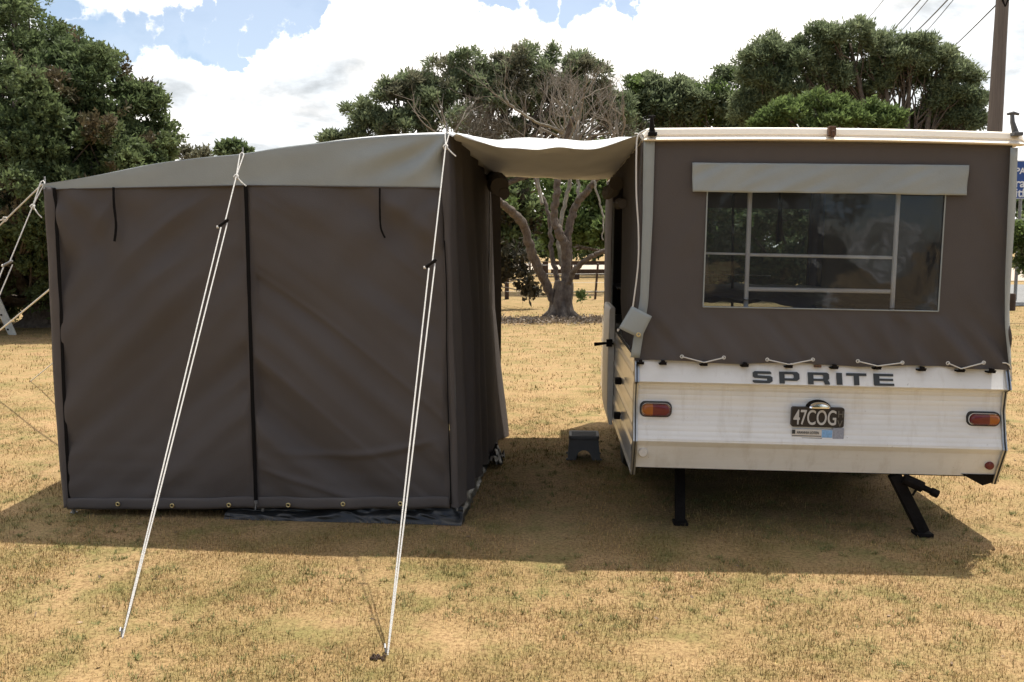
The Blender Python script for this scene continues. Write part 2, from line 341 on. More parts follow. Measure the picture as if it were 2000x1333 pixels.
def mesh_np(name, V, k, m, parent=None):           # V: k vertices per face
    nf = len(V) // k; me = bpy.data.meshes.new(name); me.vertices.add(len(V)); me.vertices.foreach_set('co', V.astype(np.float32).ravel())
    me.loops.add(len(V)); me.loops.foreach_set('vertex_index', np.arange(len(V), dtype=np.int32))
    me.polygons.add(nf); me.polygons.foreach_set('loop_start', np.arange(0, len(V), k, dtype=np.int32))
    me.polygons.foreach_set('use_smooth', np.zeros(nf, dtype=bool))
    me.update(calc_edges=True); me.materials.append(m); o = bpy.data.objects.new(name, me); COL.objects.link(o)
    if parent: o.parent = parent
    return o
def tufts(n, seed, y1=9):
    rg = np.random.default_rng(seed); out = []
    for i in range(n):
        y = 2.3 + (y1 - 2.3) * rg.random(); x = (rg.random() * 2 - 1) * (y * .6 + .3)
        if noise.noise(Vector((x * 1.1, y * 1.1, 30))) < -.05: continue
        k = 26; th = rg.random(k) * 6.283; rr = rg.random(k) * .035; ln = .008 + .017 * rg.random(k); lean = .2 + rg.random(k) * .9
        bx = x + np.cos(th) * rr; by = y + np.sin(th) * rr; z = ground_z(x, y); w = .0016
        V = np.zeros((k, 3, 3)); V[:, 0] = np.stack([bx - w * np.sin(th), by + w * np.cos(th), np.full(k, z)], 1); V[:, 1] = np.stack([bx + w * np.sin(th), by - w * np.cos(th), np.full(k, z)], 1)
        V[:, 2] = np.stack([bx + np.cos(th) * np.sin(lean) * ln, by + np.sin(th) * np.sin(lean) * ln, z + np.cos(lean) * ln], 1); out.append(V.reshape(-1, 3))
    return np.concatenate(out)
V = np.concatenate([grass(460000, 2.0, 5.2, 1, .007, .028, .0025), grass(220000, 5.2, 10, 2, .010, .034, .0036), grass(80000, 10, 24, 3, .02, .055, .009)])
tag(mesh_np('green_grass', tufts(3200, 41), 3, mat('green_grass_blades', (.130, .145, .048), .8, rnd=.45, col2=(.20, .19, .075), vscale=3, spec=.2)), 'scattered small green tufts in the dry grass', 'grass', kind='stuff')
tag(mesh_np('grass', V, 3, M['blade']), 'short dry straw coloured grass covering the camp ground', 'grass', kind='stuff')

# ------------------------------------------------------------------ tent awning
TF = Frame((-.30, 5.11, 0), math.atan2(-.20, 2.28))
def build_tent():
    F = TF
    t = thing('awning_tent', 'dark brown canvas awning tent with a grey gable, standing left of the camper', 'tent', F.loc, F.e)
    hz = lambda px: F.at(px, 990).z
    # front panels, seen at known places of the front plane
    def panel(q, nu, nv, disp):
        TL, TR, BR, BL = [F.at(*c) for c in q]
        m = MB()
        def fn(u, v):
            p = TL.lerp(TR, u).lerp(BL.lerp(BR, u), v); return p + Vector((0, -disp(u, v, p), 0))
        m.grid(fn, lin(0, 1, nu), lin(0, 1, nv)); return m, fn
    def dl(u, v, p):
        a = p.x * .66 - p.z * .75; b = p.x * .75 + p.z * .66
        h = .055 * ns(a * 3.4 + 3, b * .8, 1) + .022 * ns(a * 8, b * 1.3, 4) + .016 * (max(0, 1 - abs(ns(a * 2.6 + 1, b * .55, 11)) * 9) - .2) * (.3 + .7 * abs(ns(a, b, 5)) * 2) + .010 * ns(p.x * 2, p.z * 2, 9)
        fan = math.atan2(p.x + 2.45, 1.95 - p.z + .15); h += .010 * math.sin(fan * 17 + 1.3 * ns(p.x * 2, p.z * 2)) * sstep(1.2, 0, math.hypot(p.x + 2.45, p.z - 1.9) * .7)
        h += .008 * ns(p.x * 2.2, p.z * 13, 2) * sstep(.55, .12, p.z)
        h += (.010 * ns(p.z * 13, 3, u * 5) * (math.exp(-(1 - u) / .05) + math.exp(-u / .05)) + .008 * ns(p.x * 11, 5) * math.exp(-v / .05)); return h * sstep(0, .03, u) * sstep(1, .97, u) * (.35 + .65 * sstep(0, .08, v)) + .03 * math.sin(math.pi * v) * .3
    def dr(u, v, p):
        a = p.x * .62 + p.z * .78; b = -p.x * .78 + p.z * .62
        h = .055 * ns(a * 3.6 + 7, b * .8, 3) + .022 * ns(a * 9, b * 1.4, 6) + .016 * (max(0, 1 - abs(ns(a * 2.6 + 5, b * .55, 11)) * 9) - .2) * (.3 + .7 * abs(ns(a, b, 5)) * 2) + .010 * ns(p.x * 2, p.z * 2, 19)
        fan = math.atan2(-p.x + .1, 1.95 - p.z + .15); h += .009 * math.sin(fan * 15 + 1.5 * ns(p.x * 2, p.z * 2)) * sstep(1.3, 0, math.hypot(p.x, p.z - 1.9) * .7)
        c = p.z - (.38 + .16 * (p.x + .75) ** 2 * 1.6)
        h += .016 * math.exp(-(c / .022) ** 2) * sstep(-1.1, -.8, p.x) * sstep(-.05, -.3, p.x)
        h += .012 * math.exp(-((p.z - (.26 - .3 * (p.x + 1.0))) / .02) ** 2) * sstep(-1.2, -1.0, p.x) * sstep(-.5, -.7, p.x)
        h += .007 * ns(p.x * 2.0, p.z * 14, 2) * sstep(.6, .12, p.z)
        h += (.010 * ns(p.z * 13, 3, u * 5) * (math.exp(-(1 - u) / .05) + math.exp(-u / .05)) + .008 * ns(p.x * 11, 5) * math.exp(-v / .05)); return h * sstep(0, .03, u) * sstep(1, .97, u) * (.35 + .65 * sstep(0, .08, v)) + .03 * math.sin(math.pi * v) * .3
    m, fl = panel([(104, 366), (480, 362), (500, 975), (131, 976)], 120, 170, dl); m.build('front_panel', M['canvas'], t, sharp=180)
    m, fr = panel([(482, 362), (864, 367), (879, 975), (502, 975)], 120, 170, dr); m.build('front_panel', M['canvas'], t, sharp=180)
    for fn, a, b in ((fl, 0, 1), (fr, 0, 1)):          # hem: a doubled band of cloth, with brass eyelets
        m = MB(); m.grid(lambda u, v: fn(u, 1) + Vector((0, -.006 - .004 * math.sin(math.pi * v) - .004 * ns(u * 9, v, 3), .012 - v * .065 + .004 * ns(u * 6, 3, 1))), lin(a, b, 60), lin(0, 1, 5))
        hem = m.build('hem', M['canvas2'], t, solid=.003)
    for px, py in ((230, 985), (336, 988), (447, 987), (563, 987), (670, 985), (782, 984)):
        c = F.at(px, py, -.028); m = MB(); n = 14
        rings = []
        for rr, yy in ((.013, .004), (.0135, -.003), (.010, -.006), (.0065, -.003), (.006, .003)):
            rings.append([c + Vector((math.cos(k * 6.283 / n) * rr, yy, math.sin(k * 6.283 / n) * rr)) for k in range(n)])
        m.loft(rings, False, False); e = m.build('eyelet', M['brass'], t)
        m = MB(); m.loft([[c + Vector((math.cos(k * 6.283 / n) * .0075, .001, math.sin(k * 6.283 / n) * .0075)) for k in range(n)]], True, False); m.build('hole', M['black'], e)
    # zips: black tape strips that follow the cloth
    def strip(path, w, y, name, mt, par=t):
        pts = smooth_line([F.at(a, b, y) for a, b in path], 8); m = MB()
        L_ = []; 
        for i, p in enumerate(pts):
            d = (pts[min(i + 1, len(pts) - 1)] - pts[max(0, i - 1)]).normalized(); s = Vector((d.z, 0, -d.x)); ww = w * (1 + .25 * ns(i * .4, 3))
            L_.append([p - s * ww / 2, p - s * ww / 2 + Vector((0, -.004, 0)), p + s * ww / 2 + Vector((0, -.004, 0)), p + s * ww / 2])
        m.loft(L_, True, True); return m.build(name, mt, par)
    z = strip([(480, 363), (484, 480), (489, 640), (494, 800), (500, 978)], .020, -.012, 'zip', M['black'])
    c = F.at(500, 985, -.03); m = MB(); m.tube([c + Vector((0, 0, .02)), c + Vector((0, 0, .004))], .009, 8); m.tube([c + Vector((0, -.004, .006)), c + Vector((-.002, -.004, -.03))], [.004, .008], 8, flat=.5); m.build('zip_pull', M['steel'], z)
    strip([(106, 368), (113, 480), (120, 620), (125, 760), (131, 880), (136, 978)], .018, -.012, 'zip', M['black'])
    strip([(868, 470), (872, 560), (873, 700), (877, 850), (881, 985)], .006, -.030, 'seam_piping', M['black'])
    strip([(222, 366), (223, 400), (227, 440), (224, 472)], .013, -.03, 'tie_strap', M['black'])
    strip([(742, 368), (742, 410), (744, 445), (752, 465)], .010, -.032, 'tie_strap', M['black'])
    # left storm flap and right corner strip
    m = MB(); A = [F.at(x, y, .0) for x, y in ((86, 366), (93, 500), (100, 640), (108, 800), (118, 920), (125, 992))]; B = [F.at(x, y, -.01) for x, y in ((107, 367), (114, 480), (120, 620), (126, 780), (132, 900), (136, 990))]
    m.grid(lambda u, v: polyat(A, v).lerp(polyat(B, v), u) + Vector((0, -.012 * math.sin(u * 3.14) - .008 * ns(v * 7, u), 0)), lin(0, 1, 6), lin(0, 1, 60)); m.build('storm_flap', M['canvas2'], t, solid=.002)
    # right side wall with hanging pleats (corner strip is the near part of it)
    top = [TF.l(P(x, y, Y)) for x, y, Y in ((862, 300, 5.10), (876, 262, 5.11), (905, 282, 5.7), (932, 316, 6.7), (957, 348, 8.0))]
    midl = [TF.l(P(x, y, Y)) for x, y, Y in ((870, 640, 5.10), (886, 640, 5.10), (922, 610, 5.8), (944, 600, 6.8), (963, 600, 7.9))]
    bot = [TF.l(P(x, y, Y)) for x, y, Y in ((881, 990, 5.09), (898, 992, 5.09), (925, 943, 5.75), (950, 898, 6.55), (986, 850, 7.6))]
    m = MB()
    def wall(u, v):
        a, b, c = polyat(top, u), polyat(midl, u), polyat(bot, u)
        p = a.lerp(b, v * 2) if v < .5 else b.lerp(c, v * 2 - 1)
        k = sstep(.2, .4, u); d = k * (.030 * math.sin(u * 46 + 2 * ns(v * 2, u * 3)) + .02 * ns(u * 20, v * 2.5)) * (.4 + .6 * v) + .010 * ns(u * 9, v * 7) * (1 - k)
        return p + Vector((d, -.012 * (1 - k) * math.sin(min(u * 4, 1) * 3.14) , 0))
    m.grid(wall, lin(0, 1, 150), lin(0, 1, 90)); m.build('side_wall', M['canvas'], t, sharp=180)
    # far door post line, rolled door cloth
    m = MB(); m.tube([TF.l(P(956.5, 370, 7.6)), TF.l(P(955.5, 520, 7.6))], .006); m.tube([TF.l(P(955.5, 500, 7.6)), TF.l(P(954, 860, 7.6))], .006); m.build('door_pole', M['steel'], t)
    m = MB(); a = TF.l(P(950, 352, 7.9)); b = TF.l(P(958, 362, 6.2)); 
    for r, off in ((.075, 0), (.045, .03)):
        m.tube([a.lerp(b, k / 10) + Vector((.06 + .01 * ns(k, 1) + off, 0, .0 - off * 1.5 + .02 * math.sin(k))) for k in range(11)], [r * (.8 + .3 * ns(k * .9, 7)) for k in range(11)], 12)
    m.build('rolled_door', M['canvas'], t)
    # hidden walls
    BL_ = F.l((-2.62, 7.0, 0)); BR_ = F.l((-.10, 7.95, 0)); FL_ = F.at(90, 992, .01); hL, hR = 1.86, 2.1
    for nm, a, b, ha, hb in (('side_wall', Vector((F.at(133, 992, .01).x + .01, 0.01, 0)), BL_, 1.9, hL), ('back_wall', BL_, BR_, hL, hR)):
        m = MB(); m.grid(lambda u, v: Vector((*a.lerp(b, u).xy, lerp(.06, lerp(ha, hb, u), v))) + Vector((-.04 * v * (1 - u) if nm == 'side_wall' else 0, 0, 0)) + Vector((.02 * ns(u * 14, v), .02 * ns(u * 14, v), 0)), lin(0, 1, 40), lin(0, 1, 10)); m.build(nm, M['canvas'], t)
    # grey gable
    gt = smooth_line([F.at(x, y) for x, y in ((86, 360), (180, 345), (300, 321), (400, 308), (474, 301), (560, 287), (700, 271), (800, 264), (876, 262))], 6)
    gb = [F.at(x, y) for x, y in ((86, 371), (480, 363), (866, 368))]
    m = MB()
    def gab(u, v):
        a = polyat(gt, u); b = gb[0].lerp(gb[1], u * 2) if u < .5 else gb[1].lerp(gb[2], u * 2 - 1)
        p = a.lerp(b, v)
        fan = math.atan2(-p.x + .02, 2.17 - p.z + .03)
        d = .006 * ns(p.x * 3, p.z * 6) + .022 * math.sin(fan * 11 + 1.5 * ns(p.x * 3, p.z * 3)) * sstep(.9, .1, -p.x) * math.sin(3.14 * v) + .006 * ns(p.x * 2 - p.z * 6, p.z, 5)
        return p + Vector((0, -.008 - d * (1 - abs(2 * v - 1) ** 3), 0))
    m.grid(gab, lin(0, 1, 160), lin(0, 1, 24)); g = m.build('gable', M['grey'], t, sharp=180, solid=.002)
    m = MB(); m.tube([gab(u, 1) + Vector((0, -.003, 0)) for u in lin(0, 1, 60)], .003, 6); m.build('seam', M['canvas'], g)
    # roof sheet
    m = MB(); br = [BL_ + Vector((0, 0, hL)), BR_ + Vector((0, 0, hR + .03))]
    def roof(u, v):
        a = polyat(gt, u) + Vector((0, -.008, -.002)); b = br[0].lerp(br[1], u); p = a.lerp(b, v)
        r = .035 * sstep(0, .08, v) * sstep(.45, .75, u) * (1 - sstep(.3, 1, v)); return p + Vector((0, 0, r + .012 * ns(u * 6, v * 5) * math.sin(3.14 * v)))
    m.grid(roof, lin(0, 1, 80), [0, .02, .04, .06, .08] + lin(.12, 1, 24)); m.build('roof', M['fly'], t, solid=.002)
    # poles: feet below the hem, pins above the roof
    for a, b in (((87, 345), (137, 1006)), ((474, 288), (507, 1018)), ((872, 240), (892, 1024))):
        p0 = F.at(*a, .035); p1 = F.l(G(*b)); p1.y = .035; d = (p0 - p1)
        m = MB(); m.tube([p1, p1 + d * .965], .011); m.tube([p1 + d * .96, p0], .004, 6); m.tube([p1, p1 + Vector((0, 0, .006))], .02, 10); m.build('pole', M['steel'], t)
    # ground sheet tucked under the walls
    m = MB(); x0 = F.at(440, 1000).x; x1 = F.at(900, 1000).x + .01
    def gs(u, v):
        x = lerp(x0, x1, u); k = .6 + .4 * sstep(.3, .5, u)
        q_ = u * 6 + v * 1.3; y = lerp(.035, -.030, v) + (.030 * ns(q_, v * 2.2, 2) + .022 * abs(ns(u * 13 - v * 2, v * 2, 7))) * sstep(0, .4, v) * (1 - .6 * v); z = .088 * (1 - v) ** .85 * k + .010 * ns(u * 12, v * 3) * (1 - v) + .004
        return Vector((x, y, z))
    m.grid(gs, lin(0, 1, 160), lin(0, 1, 24))
    m.grid(lambda u, v: Vector((lerp(x0 - .75, x1 - .04, u), lerp(.10, 2.0, v), .02 + .01 * ns(u * 9, v * 9))), lin(0, 1, 20), lin(0, 1, 12))
    e0 = F.l(G(900, 1026)); e1 = F.l(G(952, 905)); 
    m.grid(lambda u, v: e0.lerp(e1, u) + Vector((lerp(-.05, .012, v) + .015 * ns(u * 15, v * 3), 0, .09 * (1 - v) + .02 * ns(u * 13, v * 3) * (1 - v) + .004)), lin(0, 1, 50), lin(0, 1, 10))
    c = F.l(G(966, 905)); m.grid(lambda u, v: c + Vector((lerp(-.06, .055, u) + .02 * ns(u * 5, v * 5, 8), lerp(-.12, .2, v), .09 * (1 - abs(2 * u - 1)) * (.5 + .5 * v) + .05 * ns(u * 6, v * 6) + .01)), lin(0, 1, 14), lin(0, 1, 14))
    m.build('ground_sheet', M['sheet'], t, sharp=60)
    return t
tent = build_tent()
rg = np.random.default_rng(77); n = 900; yy = 2.4 + rg.random(n) * 6.5; xx = (rg.random(n) * 2 - 1) * (yy * .6 + .3); V = []
for x, y in zip(xx, yy):
    z = ground_z(x, y) + .006; th = rg.random() * 6.28; l = .004 + .014 * rg.random() ** 3; w = l * (.12 + .3 * rg.random()); c_, s_ = math.cos(th), math.sin(th); t_ = rg.normal() * .004
    V += [(x - c_ * l, y - s_ * l, z), (x + s_ * w, y - c_ * w, z + .004 + t_), (x + c_ * l, y + s_ * l, z + t_ + .003), (x - s_ * w, y + c_ * w, z)]
tag(mesh_np('dead_leaves', np.array(V), 4, mat('dead_leaf', (.11, .065, .035), .9, col2=(.28, .20, .13), vscale=12, rnd=.5)), 'small brown dead leaves and bits strewn over the lawn', 'dead leaves', kind='stuff')

# canopy between tent and camper
def build_canopy():
    NL, NR, FL, FR = P(876, 262, 5.12), P(1258, 261, 5.0), P(955, 343, 8.0), P(1214, 350, 8.0)
    NL0 = NL
    m = MB()
    def fn(u, v):
        a = NL.lerp(NR, u); b = FL.lerp(FR, u); s = 4 * u * (1 - u) * (.75 + .5 * u)
        if v < .06: k = v / .06; p = a.lerp(b, v) + Vector((0, 0, lerp(-.078, -.012, sstep(0, 1, k)) * s + .012 * math.sin(k * 3.14) * (1 - u)))
        else: k = (v - .06) / .94; p = a.lerp(b, v) + Vector((0, 0, -.012 * s - .05 * math.sin(3.14 * k) * s))
        return p + Vector((0, 0, .018 * ns(u * 6, v * 9) * math.sin(3.14 * u) + .012 * math.sin(math.atan2(u + .02, v * 1.6 + .02) * 16) * math.exp(-math.hypot(u, v * 1.6) * 2.2) + .012 * math.sin(math.atan2(1.02 - u, v * 1.6 + .02) * 16) * math.exp(-math.hypot(1 - u, v * 1.6) * 2.2) * (1 - u) * 3 + .006 * math.sin(u * 14 + v * 20) * (1 - v) * s))
    m.grid(fn, lin(0, 1, 50), lin(0, .06, 10) + lin(.07, 1, 50))
    c = Vector((.2, 6.5, 0)); o = m.build('canopy', M['fly'], None, sharp=180, solid=.002)
    tag(o, 'pale grey cloth canopy sagging between the tent and the camper roof', 'canopy')
build_canopy()

# ------------------------------------------------------------------ guy ropes
def on_line(A, B, py):
    lo, hi = 0., 1.
    for _ in range(40):
        mid = (lo + hi) / 2; q = A.lerp(B, mid) - EYE; y = 666.5 - FPX * q.dot(UP) / q.dot(FW)
        if y < py: lo = mid
        else: hi = mid
    return A.lerp(B, lo), lo
def guy(top, bot, knot_y, run_y, label, peg_label, rad=.0034, runner='blackm', spread=.0135, r='rope'):
    o = thing('guy_rope', label, 'rope', bot, group='guy ropes of the tent')
    A, B = top, bot; k, tk = on_line(A, B, knot_y); s, ts = on_line(A, B, run_y); m = MB(); q = lambda v: v - bot
    d = (B - A).normalized(); side = d.cross(Vector((0, 1, 0))).normalized()
    if side.x < 0: side = -side
    m.tube([q(A + side * .012), q(k)], rad, 6); m.tube([q(A - side * .010), q(k)], rad, 6)
    m.tube([q(A + side * .012), q(A + Vector((0, .01, .012))), q(A - side * .010)], rad, 6)
    # knot with its loose tail
    m.tube([q(k + Vector((math.cos(i) * .011, math.sin(i * 1.7) * .008, math.sin(i) * .011 + d.z * i * .0012))) for i in range(9)], rad * 1.15, 6)
    m.tube([q(k), q(k + side * .035 + Vector((0, -.01, -.035))), q(k + side * .055 + Vector((0, -.01, -.05)))], rad, 6)
    m.tube([q(k), q(s)], rad, 6)
    n = 12
    m.tube([q(s.lerp(B, i / n) + side * spread * (1 - i / n) ** .7) for i in range(n + 1)], rad, 6)
    m.tube([q(s.lerp(B, i / n) - side * spread * (1 - i / n) ** .7 + d * .03 * (1 - i / n)) for i in range(n + 1)], rad, 6)
    m.build('line', M[r], o)
    a = s - side * .034 - Vector((0, 0, .022)); b = s + side * .020 + Vector((0, 0, .020)); m = MB()
    m.tube([q(a), q(a.lerp(b, .15)), q(a.lerp(b, .5)), q(a.lerp(b, .85)), q(b)], [.006, .0085, .007, .0085, .006], 8); m.build('runner', M[runner], o)
    m = MB(); m.tube([q(a - side * .008), q(a + side * .004)], .007, 8); m.build('knot', M['rope'], o)
    if peg_label:
        pg = thing('tent_peg', peg_label, 'tent peg', bot, group='pegs of the guy ropes'); m = MB()
        m.tube([(0, 0, -.12), (-.01, .02, .012), (-.012, .030, .026), (-.012, .016, .036), (-.010, .002, .026)], .004, 8); m.build('steel_pin', M['steel'], pg)
    return o
t1 = P(472, 302, 5.2); guy(t1, G(239, 1247), 345, 436, 'white guy rope from the middle tent pole down to the lawn', 'thin steel peg at the foot of the middle guy rope')
t2 = P(873, 262, 5.1); guy(t2, G(757, 1280), 286, 515, 'white guy rope from the tallest tent pole beside the canopy', 'thin steel peg beside a small patch of dug soil')
t3 = P(83, 357, 5.33); guy(t3, G(-216, 1080), 403, 515, "white guy rope at the tent's low left corner running out of frame", None, runner='steel', spread=.02)
def single(a, b, label, rad, r):
    o = thing('guy_rope', label, 'rope', b, group='guy ropes of the tent'); m = MB(); m.tube([a - b + (b - a) * (i / 10) - Vector((0, 0, .02 * math.sin(i / 10 * 3.14))) for i in range(11)], rad, 6)
    k = a + (b - a) * .10 - b; m.tube([k + Vector((math.cos(i) * .013, .01 * math.sin(i * 2), math.sin(i) * .013)) for i in range(8)], rad, 6); m.tube([k, k + Vector((-.06, 0, -.012))], rad, 6)
    m.build('line', M[r], o)
single(P(83, 360, 5.34), G(-430, 842), 'dull guy rope slanting left from the low tent corner before the dark tree', .0045, 'rope2')
single(P(300, 394, 7.02), G(-95, 720), 'beige guy rope from behind the tent crossing the white plank', .008, 'rope2')
single(P(300, 535, 7.1), G(60, 745), 'thin pale guy rope low behind the tent ending on the grass', .006, 'rope2')
m = MB()
rg = random.Random(3); c = G(738, 1286)
for i in range(30):
    p = Vector((rg.gauss(0, .012), rg.gauss(0, .012), .001 + rg.random() * .004)); s = .002 + rg.random() * .005
    m.tube([p - Vector((s, 0, 0)), p + Vector((0, 0, s * .6)), p + Vector((s, s * .5, 0))], [s * .4, s, s * .4], 6)
o = m.build('soil_clod', M['dirt']); o.location = c; tag(o, 'small dark patch of dug soil beside the rope peg', 'soil')

# ------------------------------------------------------------------ folding camper
CF = Frame((.6487, 4.95, 0), -.0433, .0164)
def text_mesh(name, s, size, m, parent, origin, dx=1., ext=.002, rotx=math.pi / 2, bold=0.):
    cu = bpy.data.curves.new(name, 'FONT'); cu.body = s; cu.size = size; cu.extrude = ext; cu.offset = bold
    tmp = bpy.data.objects.new('tmp', cu); COL.objects.link(tmp); dg = bpy.context.evaluated_depsgraph_get(); me = bpy.data.meshes.new_from_object(tmp.evaluated_get(dg)); bpy.data.objects.remove(tmp)
    me.transform(Matrix.Translation(origin) @ Matrix.Rotation(rotx, 4, 'X') @ Matrix.Diagonal((dx, 1, 1, 1))); me.materials.clear(); me.materials.append(m)
    o = bpy.data.objects.new(name, me); COL.objects.link(o); o.parent = parent; return o
def outline_mesh(name, loops, origin, ux, uz, ext, m, parent):
    cu = bpy.data.curves.new(name, 'CURVE'); cu.dimensions = '2D'; cu.fill_mode = 'BOTH'; cu.extrude = ext
    for lp in loops:
        sp = cu.splines.new('POLY'); sp.points.add(len(lp) - 1); sp.use_cyclic_u = True
        for i, (x, y) in enumerate(lp): sp.points[i].co = (x * ux, y * uz, 0, 1)
    tmp = bpy.data.objects.new('tmp', cu); COL.objects.link(tmp); dg = bpy.context.evaluated_depsgraph_get(); me = bpy.data.meshes.new_from_object(tmp.evaluated_get(dg)); bpy.data.objects.remove(tmp)
    me.transform(Matrix.Translation(origin) @ Matrix.Rotation(math.pi / 2, 4, 'X')); me.materials.clear(); me.materials.append(m)
    o = bpy.data.objects.new(name, me); COL.objects.link(o); o.parent = parent; return o
def rrect(cx, cz, w, h, r, n=5):
    pts = []
    for sx, sz, a0 in ((1, 1, 0), (-1, 1, 90), (-1, -1, 180), (1, -1, 270)):
        for k in range(n + 1):
            a = R(a0 + 90 * k / n); pts.append((cx + sx * (w / 2 - r) + math.cos(a) * r, cz + sz * (h / 2 - r) + math.sin(a) * r))
    return pts
def build_camper():
    F = CF; A = F.at; W = 1.92; L = 3.3
    c = thing('folding_camper', 'white folding camper trailer with brown canvas sides, raised cream roof and SPRITE lettering', 'camper', F.loc, F.e)
    zb = (A(1240, 703).z + A(1970, 716).z) / 2; z1 = A(1240, 743).z * .5 + A(1970, 759).z * .5; z2 = A(1240, 857).z * .5 + A(1960, 877).z * .5; zl = A(1240, 912).z * .5 + A(1950, 936).z * .5
    # rear body profile (y, z): flared top band, hollow middle swelling out, undercut skirt
    prof = [(.012, zb + .01), (.0, zb), (-.042, z1 + .004), (-.044, z1), (.0, z1 - .018), (.012, z1 - .05), (.010, z1 - .12), (-.004, z1 - .19), (-.026, z2 + .05), (-.044, z2 + .004), (-.044, z2), (-.022, z2 - .03), (.03, zl)]
    m = MB(); xs = lin(0, W, 60)
    pz = []
    for (ya, za), (yb, zb_) in zip(prof[:-1], prof[1:]):
        n_ = max(1, int(abs(za - zb_) / .0035)); pz += [(lerp(ya, yb, i / n_), lerp(za, zb_, i / n_)) for i in range(n_)]
    pz.append(prof[-1])
    def rib(z):
        if z2 + .01 < z < z1 - .035: return -.0022 * abs(math.sin((z - z2) * math.pi / .027)) ** .6
        return 0
    m.grid(lambda x, k: Vector((x, pz[int(k)][0] + rib(pz[int(k)][1]) + .0035 * ns(x * 2.2, pz[int(k)][1] * 5), pz[int(k)][1])), xs, list(range(len(pz))))
    m.build('rear_panel', M['white_rear'], c, sharp=25)
    # side and front shell
    m = MB()
    for x in (0, W):
        pr = [(y, z) for y, z in prof]; s = 1 if x else -1
        n = 30; zsl = lin(zb, zl - .03, 26)
        def sx(x0, z): return x0 + s * (.006 * (abs(((z * 7.5) % 1) - .5) < .10) + .010)
        m.grid(lambda v, z: Vector((sx(x, z), v, z)), lin(.02, L, 8), zsl)
    m.box((0.02, L - .02, zl), (W - .02, L, zb)); m.box((.01, .03, zb - .02), (W - .01, L, zb - .004)); 
    m.build('side_panels', M['white_gloss'], c, sharp=10)
    m = MB(); m.box((.02, .06, zl - .012), (W - .02, L - .05, zl + .03)); m.box((.35, .6, zl - .10), (.42, L + .3, zl - .012)); m.box((W - .42, .6, zl - .10), (W - .35, L + .3, zl - .012)); m.box((.3, 1.55, zl - .09), (W - .3, 1.65, zl - .015))
    m.tube([(.42, 1.6, .27), (W - .42, 1.6, .27)], .025); m.build('chassis', M['blackm'], c)
    # corner trims following the profile: aluminium with a dark rubber insert
    for x, s in ((0, -1), (W, 1)):
        m = MB(); r1 = []; q = []
        for y, z in [prof[1], prof[2], prof[3], prof[4], prof[6], prof[8], prof[10], prof[12], (.05, zl - .045)]:
            r1.append([Vector((x + s * a, y + b, z)) for a, b in ((-.012, -.004), (-.010, -.012), (.012, -.012), (.014, .03), (.0, .03))])
            q.append([Vector((x + s * a, y + b, z)) for a, b in ((-.002, -.0125), (-.001, -.017), (.004, -.017), (.005, -.0125))])
        m.loft(r1); tr = m.build('corner_trim', M['alu'], c); m = MB(); m.loft(q); m.build('rubber_insert', M['rubber'], tr)
    m = MB(); xa = A(1880, 936).x
    m.add([(xa, .02, zl + .01), (W + .005, .02, zl + .01), (W + .005, .035, zl - .03), (W - .06, .04, zl - .055), (xa, .3, zl + .01), (W + .005, .3, zl + .01), (W + .005, .3, zl - .03), (W - .06, .3, zl - .055)],
          [(0, 1, 2, 3), (4, 7, 6, 5), (0, 3, 7, 4), (1, 5, 6, 2), (3, 2, 6, 7), (0, 4, 5, 1)]); m.build('corner_skirt', M['blackm'], c)
    for x in (.06, W - .06 - .15):
        m = MB(); rr = []
        for a, r in ((0, .16), (0, .25), (.03, .275), (.12, .275), (.15, .25), (.15, .16)): rr.append([Vector((x + a, 1.6 + math.cos(k * .2618) * r, .275 + math.sin(k * .2618) * r)) for k in range(24)])
        m.loft(rr, False, False); w = m.build('wheel', M['rubber'], c); m = MB(); m.loft([[Vector((x + a, 1.6 + math.cos(k * .2618) * r, .275 + math.sin(k * .2618) * r)) for k in range(24)] for a, r in ((.02, .16), (.05, .15), (.05, .06), (.02, .05))]); m.build('hub', M['steel'], w)
    # lettering SPRITE, cut wide letters
    def P2(x, y): p = A(x, y, -.02); return p
    Wt = P2(1753, 740).x - P2(1468, 740).x; y0 = P2(1468, 748); 
    letters = {
        'S': [[(1, 0), (8.5, 0), (10, 1), (10, 3), (9, 3.7), (2.7, 3.9), (2.7, 4.7), (9.5, 4.7), (9.5, 5.4), (8.8, 6), (1.2, 6), (.2, 5.3), (.2, 3.3), (1.2, 2.6), (7.3, 2.3), (7.3, 1.3), (.2, 1.5), (.1, .6)]],
        'P': [[(0, 0), (2.6, 0), (2.6, 1.5), (8.8, 1.5), (10, 2.4), (10, 5), (8.9, 6), (0, 6)], [(2.6, 2.7), (2.6, 4.8), (6.6, 4.8), (7.2, 4.4), (7.2, 3.1), (6.6, 2.7)]],
        'R': [[(0, 0), (2.6, 0), (2.6, 1.7), (7.4, 1.7), (7.8, 0), (10.3, 0), (10, 1.3), (9.3, 2.1), (10, 2.9), (10, 5.2), (9, 6), (0, 6)], [(2.6, 2.8), (2.6, 4.8), (6.8, 4.8), (7.3, 4.4), (7.3, 3.1), (6.8, 2.8)]],
        'I': [[(0, 0), (2.6, 0), (2.6, 6), (0, 6)]],
        'T': [[(3.7, 0), (6.3, 0), (6.3, 4.7), (10, 4.7), (10, 6), (0, 6), (0, 4.7), (3.7, 4.7)]],
        'E': [[(.4, 0), (10, 0), (10, 1.15), (2.9, 1.15), (2.9, 2.5), (9.6, 2.5), (9.6, 3.55), (2.9, 3.55), (2.9, 4.8), (9.8, 4.8), (9.8, 6), (0, 6), (0, .4)]]}
    let = []
    offs = {'S': (1468, 39.5), 'P': (1521, 39.5), 'R': (1577, 41.5), 'I': (1633, 11 / .26), 'T': (1652, 39.5), 'E': (1705, 39.5)}
